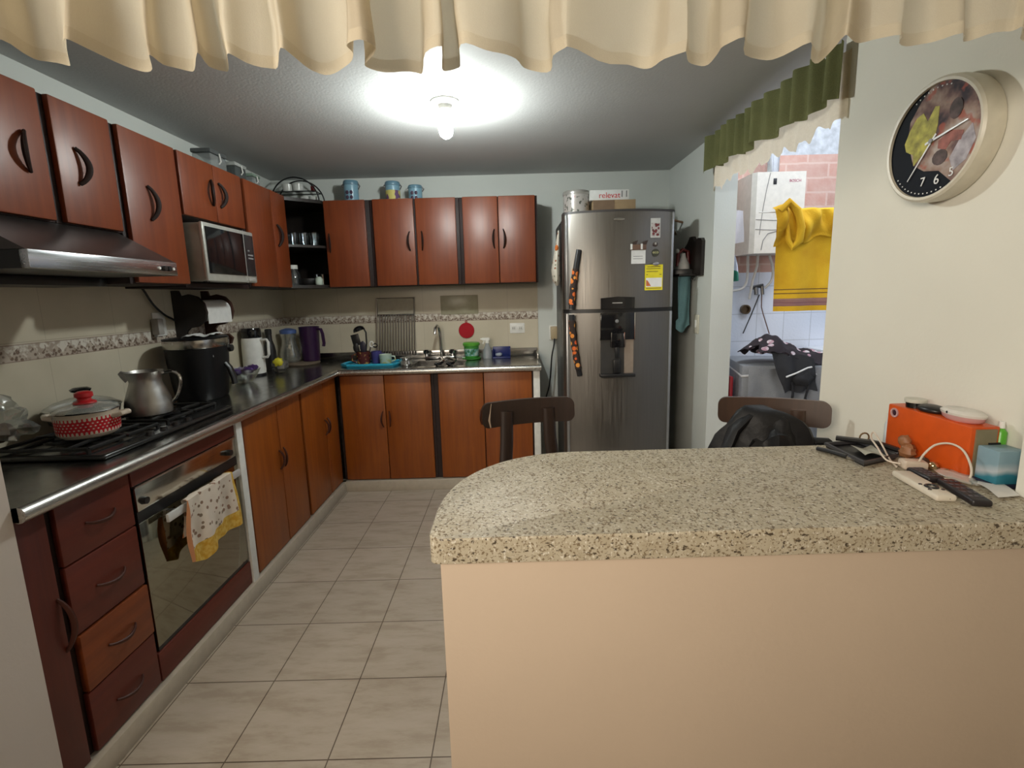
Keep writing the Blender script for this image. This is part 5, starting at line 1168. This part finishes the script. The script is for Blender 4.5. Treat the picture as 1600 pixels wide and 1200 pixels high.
part('glass', MB().lathe((-1.575, 3.58, 0), [(.045, 1.4915), (.048, 1.50), (.048, 1.575), (.03, 1.60), (.03, 1.61)], 24), thin_glass('shelf_jar_glass', (.80, .83, .83), .08, .03), o)
part('cap', MB().lathe((-1.575, 3.58, 0), [(.033, 1.611), (.033, 1.638), (0, 1.64)], 22), M_WHITE, o, 'white cap')
single('steel_bowl', MB().lathe((-1.475, 3.60, 0), [(.04, 1.4915), (.06, 1.505), (.070, 1.54), (.067, 1.54), (.055, 1.506), (0, 1.498)], 28), steel('bowl_grey', (.30, .30, .31), .35), 'grey bowl on the bottom of the corner shelf', 'bowl', (-1.475, 3.60, 1.4915))
single('steel_pan', MB().lathe((-1.43, 3.74, 0), [(.06, 1.4915), (.062, 1.57), (.064, 1.575), (.058, 1.57), (.055, 1.50), (0, 1.497)], 28), M_CHROME, 'small steel pan standing behind the grey bowl on the corner shelf', 'pan', (-1.43, 3.74, 1.4915))
single('pale_cup', MB().lathe((-1.392, 3.575, 0), [(.022, 1.4915), (.028, 1.50), (.026, 1.535), (.016, 1.55), (0, 1.552)], 20), plain('cup_mint', (.50, .58, .50), .3), 'small pale green cup at the right end of the bottom corner shelf', 'cup', (-1.392, 3.575, 1.4915))
# ------------------------------------------------------------ chairs at the bar
M_CH = wood('chair_dark', (.028, .014, .009), (.012, .007, .005), rough=.38, coat=.25)
M_CHB = wood('chair_brown', (.075, .042, .028), (.05, .028, .019), rough=.4, coat=.3)
def build_chair(label, centre, yaw, m, worn):
    """chair facing -Y before turning: backrest plate at the far side"""
    x, y = centre; o = thing('dining_chair', label, 'chair', (x, y, 0)); T = rotz(yaw, (x, y, 0))
    W = .192
    def rr(x0, x1, z0, z1, r):
        p = []
        for cx_, cz_, a0 in ((x1 - r, z1 - r, 0), (x0 + r, z1 - r, PI / 2), (x0 + r, z0 + r, PI), (x1 - r, z0 + r, 1.5 * PI)):
            for k in range(7): a = a0 + k * PI / 12; p.append((cx_ + r * math.cos(a), cz_ + r * math.sin(a)))
        return p
    ring = rr(-W, W, .868, .968, .030)
    # curved plate from a grid of strips
    plate = MB().prism([(x + a, b) for a, b in ring], y - .009, y + .009, 'y')
    bmesh.ops.bisect_plane(plate.b, geom=plate.b.verts[:] + plate.b.edges[:] + plate.b.faces[:], plane_co=(x, 0, 0), plane_no=(1, 0, 0))
    for cut in (-.14, -.10, -.05, .05, .10, .14):
        bmesh.ops.bisect_plane(plate.b, geom=plate.b.verts[:] + plate.b.edges[:] + plate.b.faces[:], plane_co=(x + cut, 0, 0), plane_no=(1, 0, 0))
    for v in plate.b.verts: v.co.y += .035 - .9 * (v.co.x - x) ** 2 + .06 * (v.co.z - .9)
    bk = part('backrest', plate.xf(T), m, o)
    for s_ in (-1, 1):
        px2 = .088 * s_
        part('post', MB().tube([(x + px2, y + .017, .928), (x + px2 * 1.05, y + .013, .80), (x + px2 * 1.25, y - .005, .62), (x + px2 * 1.6, y - .035, .44)], [.026, .027, .027, .025], 12, flat=.45, up=(1, 0, 0)).xf(T), m, o)
        part('screw', MB().lathe((x + px2, y + .020, .898), [(.008, 0), (.007, .004), (0, .005)], 14, Matrix.Rotation(PI / 2, 4, 'X')).xf(T), plain('screw_bronze', (.16, .11, .07), .35, .7), bk)
    if worn:
        part('worn_edge', MB().tube([(x - .152, y + .004, .966), (x - .158, y + .003, .93), (x - .163, y + .001, .90), (x - .158, y + .002, .870)], [.0015, .002, .0045, .003], 6).xf(T), plain('worn_pale', (.34, .26, .19), .7), bk, 'pale worn crack')
    seat = []
    for k in range(28):
        a = 2 * PI * k / 28; seat.append((x + .19 * (abs(math.cos(a)) ** .7) * (1 if math.cos(a) > 0 else -1), y - .215 + .19 * (abs(math.sin(a)) ** .7) * (1 if math.sin(a) > 0 else -1)))
    part('seat', MB().prism(seat, .435, .462, bev=.006).xf(T), m, o)
    for sx2, sy2 in ((-1, -1), (1, -1), (-1, 1), (1, 1)):
        part('leg', MB().tube([(x + .13 * sx2, y - .215 + .13 * sy2, .436), (x + .165 * sx2, y - .215 + .165 * sy2, .0005)], [.018, .014], 10).xf(T), m, o)
    part('stretcher', MB().tube([(x + .148 * math.cos(a), y - .215 + .148 * math.sin(a), .22) for a in [2 * PI * k / 24 for k in range(24)]], .009, 8, closed=True).xf(T), m, o)
    return o
build_chair('dark wooden chair with a cracked backrest behind the rounded end of the bar', (.055, 1.90), math.radians(14), M_CH, True)
build_chair('brown wooden chair draped with a black bag at the right of the bar', (.98, 1.80), math.radians(-21), M_CHB, False)

# black bag hung over the second chair
o = thing('black_backpack', 'black shiny backpack slung over the back of the brown chair', 'backpack', (.87, 1.66, .60))
t = NT('bag_black'); f = t.noise(t.pos(), 14, 4); t.col((.008, .008, .009)); t.set(Roughness=.55, Specular_IOR_Level=.3); t.bump(f, .35, .02); M_BAG = t.m
mb = MB().blob((.865, 1.655, .745), (.19, .085, .205), 36, .30, 5, 21)
part('body', mb.xf(rotz(math.radians(-18), (.865, 1.655, .76))), M_BAG, o)
part('flap', MB().blob((.895, 1.615, .80), (.10, .075, .135), 24, .4, 6, 9), M_BAG, o)
part('strap', MB().tube([(.72, 1.63, .80), (.76, 1.64, .90), (.82, 1.66, .945), (.90, 1.665, .945), (.96, 1.65, .91), (.985, 1.64, .84)], .017, 8, flat=1.8), M_BAG, o)
part('strap', MB().tube([(.98, 1.61, .84), (1.02, 1.60, .866), (1.06, 1.595, .864), (1.085, 1.60, .84)], .014, 8, flat=1.6), M_BAG, o)

# ------------------------------------------------------------ things on the bar
TZ = .9005
o = thing('orange_box', 'bright orange box with a speaker hole standing on the bar against the wall', 'box', (1.165, 1.295, TZ))
M_OR = plain('box_orange', (.62, .085, .008), .4)
part('shell', MB().box(1.128, 1.199, 1.16, 1.43, TZ, 1.034, .004), M_OR, o)
part('end_panel', MB().box(1.138, 1.188, 1.155, 1.1605, TZ + .006, 1.028), plain('box_khaki', (.23, .20, .12), .6), o, 'khaki grey end panel')
part('battery_slot', MB().box(1.168, 1.196, 1.152, 1.1562, .935, .995), M_BLACK, o)
part('lens_ring', MB().lathe((1.128, 1.403, 1.012), [(.014, 0), (.014, .003), (.009, .003), (.009, .0)], 22, Matrix.Rotation(-PI / 2, 4, 'Y'), closed_ends=False), plain('ring_pink', (.50, .30, .30), .4), o, 'pale round ring')
part('lens', MB().lathe((1.1278, 1.403, 1.012), [(.009, 0), (.0, .002)], 18, Matrix.Rotation(-PI / 2, 4, 'Y')), plain('lens_dark', (.05, .02, .03), .2), o)
o = thing('cream_jar', 'small dark jar with a pale lid on the orange box', 'jar', (1.16, 1.372, 1.0345))
part('body', MB().lathe((1.160, 1.372, 0), [(.022, 1.0345), (.023, 1.05)], 24), M_BLKGL, o)
part('lid', MB().lathe((1.160, 1.372, 0), [(.026, 1.0505), (.027, 1.054), (.026, 1.060), (0, 1.061)], 24), plain('lid_pale', (.58, .56, .48), .35), o)
single('black_puck', MB().blob((1.162, 1.318, 1.042), (.03, .04, .013), 18, squash=-.55), M_BLACK, 'flat dark cloth puck between the jar and the dish on the orange box', 'puck', (1.162, 1.318, 1.0345))
o = thing('pink_dish', 'white oval gadget with a pink base lying on the orange box', 'soap dish', (1.163, 1.225, 1.0345))
part('base', MB().lathe((1.163, 1.225, 0), [(.026, 1.0345), (.031, 1.04), (.033, 1.050)], 28, sx=1, sy=1.65), plain('dish_pink', (.62, .34, .33), .4), o, 'pink base')
part('top', MB().lathe((1.163, 1.225, 0), [(.034, 1.0502), (.035, 1.056), (.028, 1.063), (0, 1.064)], 28, sx=1, sy=1.65), plain('dish_white', (.70, .66, .60), .35), o)
part('dot', MB().lathe((1.129, 1.235, 1.055), [(.0035, 0), (0, .001)], 10, Matrix.Rotation(-PI / 2, 4, 'Y')), M_BLACK, o)
o = thing('small_bottle', 'small white bottle behind the left end of the orange box', 'bottle', (1.158, 1.449, TZ))
part('body', MB().lathe((1.15, 1.4455, 0), [(.0115, TZ), (.0125, TZ + .003), (.0125, .965), (.006, .98)], 18), plain('bottle_bluewhite', (.58, .62, .64), .35), o)
part('cap', MB().lathe((1.15, 1.4455, 0), [(.008, .9805), (.007, 1.0), (0, 1.001)], 16), M_WHITE, o)
o = thing('tissue_box', 'small blue and white box at the right end of the bar', 'box', (1.18, 1.115, TZ))
t = NT('tissue_print'); P = t.sep(t.pos()); k = t.math('ADD', P['Z'], t.math('ADD', t.math('MULTIPLY', P['Y'], .35), t.math('MULTIPLY', t.noise(t.pos(), 18, 2), .03)))
t.col(t.ramp(t.math('MULTIPLY_ADD', k, 8.0, -10.32), [(0, (.015, .10, .14)), (.30, (.03, .20, .27)), (.42, (.48, .53, .56)), (.58, (.22, .34, .40))])); t.set(Roughness=.45)
part('carton', MB().box(1.138, 1.205, 1.095, 1.150, TZ + .010, .992, .002), t.m, o)
part('dark_foot', MB().box(1.134, 1.209, 1.091, 1.154, TZ, TZ + .010, .002), plain('navy_dark', (.012, .014, .035), .5), o)
o = thing('gel_bottle', 'green bottle standing by the wall behind the blue and white box', 'bottle', (1.207, 1.168, TZ))
part('body', MB().lathe((1.2085, 1.168, 0), [(.0115, TZ), (.0125, .906), (.0125, 1.018), (.006, 1.028)], 18), plain('gel_green', (.10, .40, .03), .3), o)
part('cap', MB().lathe((1.2085, 1.168, 0), [(.007, 1.0285), (.006, 1.045), (0, 1.046)], 14), M_WHITE, o)

o = thing('document_tray', 'black flat tray holding papers at the back of the bar', 'tray', (1.0, 1.36, TZ))
tq = [(.950, 1.432), (1.060, 1.446), (1.070, 1.312), (.945, 1.262)]
part('base', MB().prism(tq, TZ, TZ + .004), M_BLACK, o)
part('rim', MB().tube([(a, b, TZ + .010) for a, b in tq], .006, 8, closed=True), plain('tray_grey', (.05, .05, .055), .35), o)
single('receipt', MB().sheet(lambda u, v: (.985 + .062 * u + .01 * v, 1.315 + .075 * v, TZ + .014 + .006 * math.sin(u * 5 + v * 2)), 8, 8, .0008), plain('receipt_grey', (.40, .40, .34), .8), 'creased grey receipt lying in the black tray', 'receipt', (1.0, 1.35, TZ + .012))
single('black_strap', MB().tube([(.985, 1.44, TZ + .026), (1.03, 1.40, TZ + .028), (1.068, 1.376, TZ + .026), (1.105, 1.350, TZ + .014)], .008, 8, flat=1.7), M_BLACK, 'black strap lying across the back of the black tray', 'strap', (1.04, 1.4, TZ + .01))
single('ring_key', MB().tube([(1.06 + .014 * math.cos(a), 1.425, TZ + .030 + .014 * math.sin(a)) for a in [2 * PI * k / 16 for k in range(16)]], .0025, 6, closed=True), plain('ring_brass', (.30, .20, .10), .3, .7), 'small brass ring standing behind the black tray', 'ring', (1.06, 1.425, TZ + .014))
o = thing('utility_knife', 'dark folding knife lying at the left of the black tray', 'knife', (.925, 1.37, TZ))
part('handle', MB().tube([(.905, 1.402, TZ + .007), (.925, 1.365, TZ + .008), (.942, 1.325, TZ + .007)], .0065, 8, flat=1.3), M_BLACK, o)
part('blade', MB().tube([(.942, 1.325, TZ + .006), (.955, 1.285, TZ + .004)], [.006, .002], 6), M_CHROME, o)
o = thing('pale_phone', 'slim dark phone lying propped behind the charger cable', 'phone', (1.08, 1.37, TZ))
part('case', MB().box(-.022, .022, -.05, .05, 0, .008, .003).xf(Matrix.Translation((1.095, 1.395, TZ + .006)) @ Matrix.Rotation(.45, 4, 'Z') @ Matrix.Rotation(.10, 4, 'X')), plain('phone_dark', (.05, .05, .055), .25), o)
part('screen', MB().box(-.019, .019, -.046, .046, .008, .009).xf(Matrix.Translation((1.095, 1.395, TZ + .006)) @ Matrix.Rotation(.45, 4, 'Z') @ Matrix.Rotation(.10, 4, 'X')), plain('screen_grey', (.18, .18, .18), .15), o)
o = thing('phone_charger', 'white charger plug with a looped white cable on the bar', 'charger', (1.05, 1.24, TZ))
part('plug', MB().box(-.028, .028, -.019, .019, 0, .024, .006, 3).xf(Matrix.Translation((1.058, 1.238, TZ)) @ Matrix.Rotation(-.25, 4, 'Z')), plain('charger_cream', (.60, .50, .40), .4), o)
part('cable', MB().tube(crv([(1.065, 1.23, TZ + .018), (1.072, 1.224, .945), (1.09, 1.215, .972), (1.105, 1.19, .984), (1.112, 1.16, .976), (1.116, 1.14, .945), (1.112, 1.132, .918), (1.10, 1.14, TZ + .003), (1.07, 1.16, TZ + .003)]), .0026, 8), plain('cable_white', (.66, .58, .48), .45), o)
part('cable', MB().tube(crv([(1.03, 1.245, TZ + .012), (1.01, 1.27, TZ + .015), (1.02, 1.32, TZ + .036), (1.05, 1.385, TZ + .042), (1.075, 1.41, TZ + .05), (1.06, 1.36, TZ + .036), (1.035, 1.29, TZ + .01), (1.02, 1.245, TZ + .004)]), .0024, 8), plain('cable_white', (.66, .58, .48), .45), o)
single('brown_figurine', MB().blob((1.105, 1.315, TZ + .022), (.018, .022, .022), 14, .4, 6, 5).blob((1.105, 1.33, TZ + .046), (.014, .018, .018), 12, .3, 6, 8), plain('figurine_brown', (.28, .12, .05), .5), 'small brown rounded figurine in front of the orange box', 'figurine', (1.105, 1.32, TZ))
for k, (x, y, r_, lb) in enumerate(((1.098, 1.222, .012, 'small shiny gold ball beside the white charger plug'), (1.11, 1.192, .008, 'tiny shiny gold ball in front of the orange box'))):
    single('gold_ball', MB().blob((x, y, TZ + r_), (r_, r_, r_), 16), plain('gold_shine', (.55, .40, .22), .15, .9), lb, 'ball', (x, y, TZ))
single('dark_nut', MB().blob((1.10, 1.258, TZ + .012), (.014, .018, .0125), 12, .3, 6, 4), plain('nut_dark', (.06, .035, .02), .5), 'small dark brown lump between the charger plug and the orange box', 'nut', (1.10, 1.258, TZ))
single('clear_sachet', MB().blob((1.105, 1.16, TZ + .007), (.028, .05, .008), 16, .4, 6, 2, squash=-.8), thin_glass('sachet_film', (.82, .78, .70), .15, .3), 'flat clear plastic sachet in front of the orange box', 'sachet', (1.10, 1.16, TZ), angle=25)
def remote(label, p0, p1, w_, m, btn, nb):
    p0, p1 = Vector(p0), Vector(p1); L_ = (p1 - p0).length; a = math.atan2(p1.y - p0.y, p1.x - p0.x)
    T = Matrix.Translation((*((p0 + p1) / 2), TZ)) @ Matrix.Rotation(a, 4, 'Z')
    o = thing('remote_control', label, 'remote control', (*((p0 + p1) / 2), TZ))
    part('case', MB().box(-L_ / 2, L_ / 2, -w_ / 2, w_ / 2, 0, .016, .006, 3).xf(T), m, o)
    return o, T, L_
o, T, L_ = remote('cream white remote control with a round black pad at the front of the bar', (.987, 1.190), (.966, 1.030), .044, plain('remote_cream', (.66, .60, .50), .4), M_BLACK, 0)
part('ring_pad', MB().tube([(.030 + .011 * math.cos(a), .011 * math.sin(a), .0165) for a in [2 * PI * k / 20 for k in range(20)]], .0034, 8, closed=True).xf(T), M_BLACK, o)
for sx2, sy2 in ((-1, 1), (1, 1), (-1, -1), (1, -1)):
    part('button', MB().lathe((.030 + .016 * sx2, .014 * sy2, .0158), [(.004, 0), (.0035, .0016), (0, .002)], 10).xf(T), M_BLACK, o)
part('sensor', MB().lathe((L_ / 2 - .0005, .006, .008), [(.002, 0), (0, .001)], 8, Matrix.Rotation(PI / 2, 4, 'Y')).xf(T), M_BLACK, o)
for lb, p0, p1 in (('black remote control lying right beside the cream remote', (1.050, 1.130), (1.018, 1.000)), ('black remote control between the cream remote and the charger', (1.038, 1.212), (1.034, 1.135))):
    o, T, L_ = remote(lb, p0, p1, .040, plain('remote_black', (.018, .014, .016), .4), None, 0)
    for i in range(5):
        for j in (-1, 0, 1):
            part('button', MB().box(-L_ * .38 + i * L_ * .17, -L_ * .38 + i * L_ * .17 + .007, j * .011 - .0035, j * .011 + .0035, .0158, .0175, .001).xf(T), plain('button_grey', (.10, .09, .10), .5), o)
single('white_card', MB().sheet(lambda u, v: (1.118 + .055 * u - .03 * v + .0, 1.132 - .095 * v + .006 * u, TZ + .004 + .012 * u * 0 + .006 * math.sin(v * 3)), 8, 10, .001), plain('card_white', (.66, .64, .60), .6), 'folded white card lying right of the black remote', 'card', (1.1, 1.08, TZ))
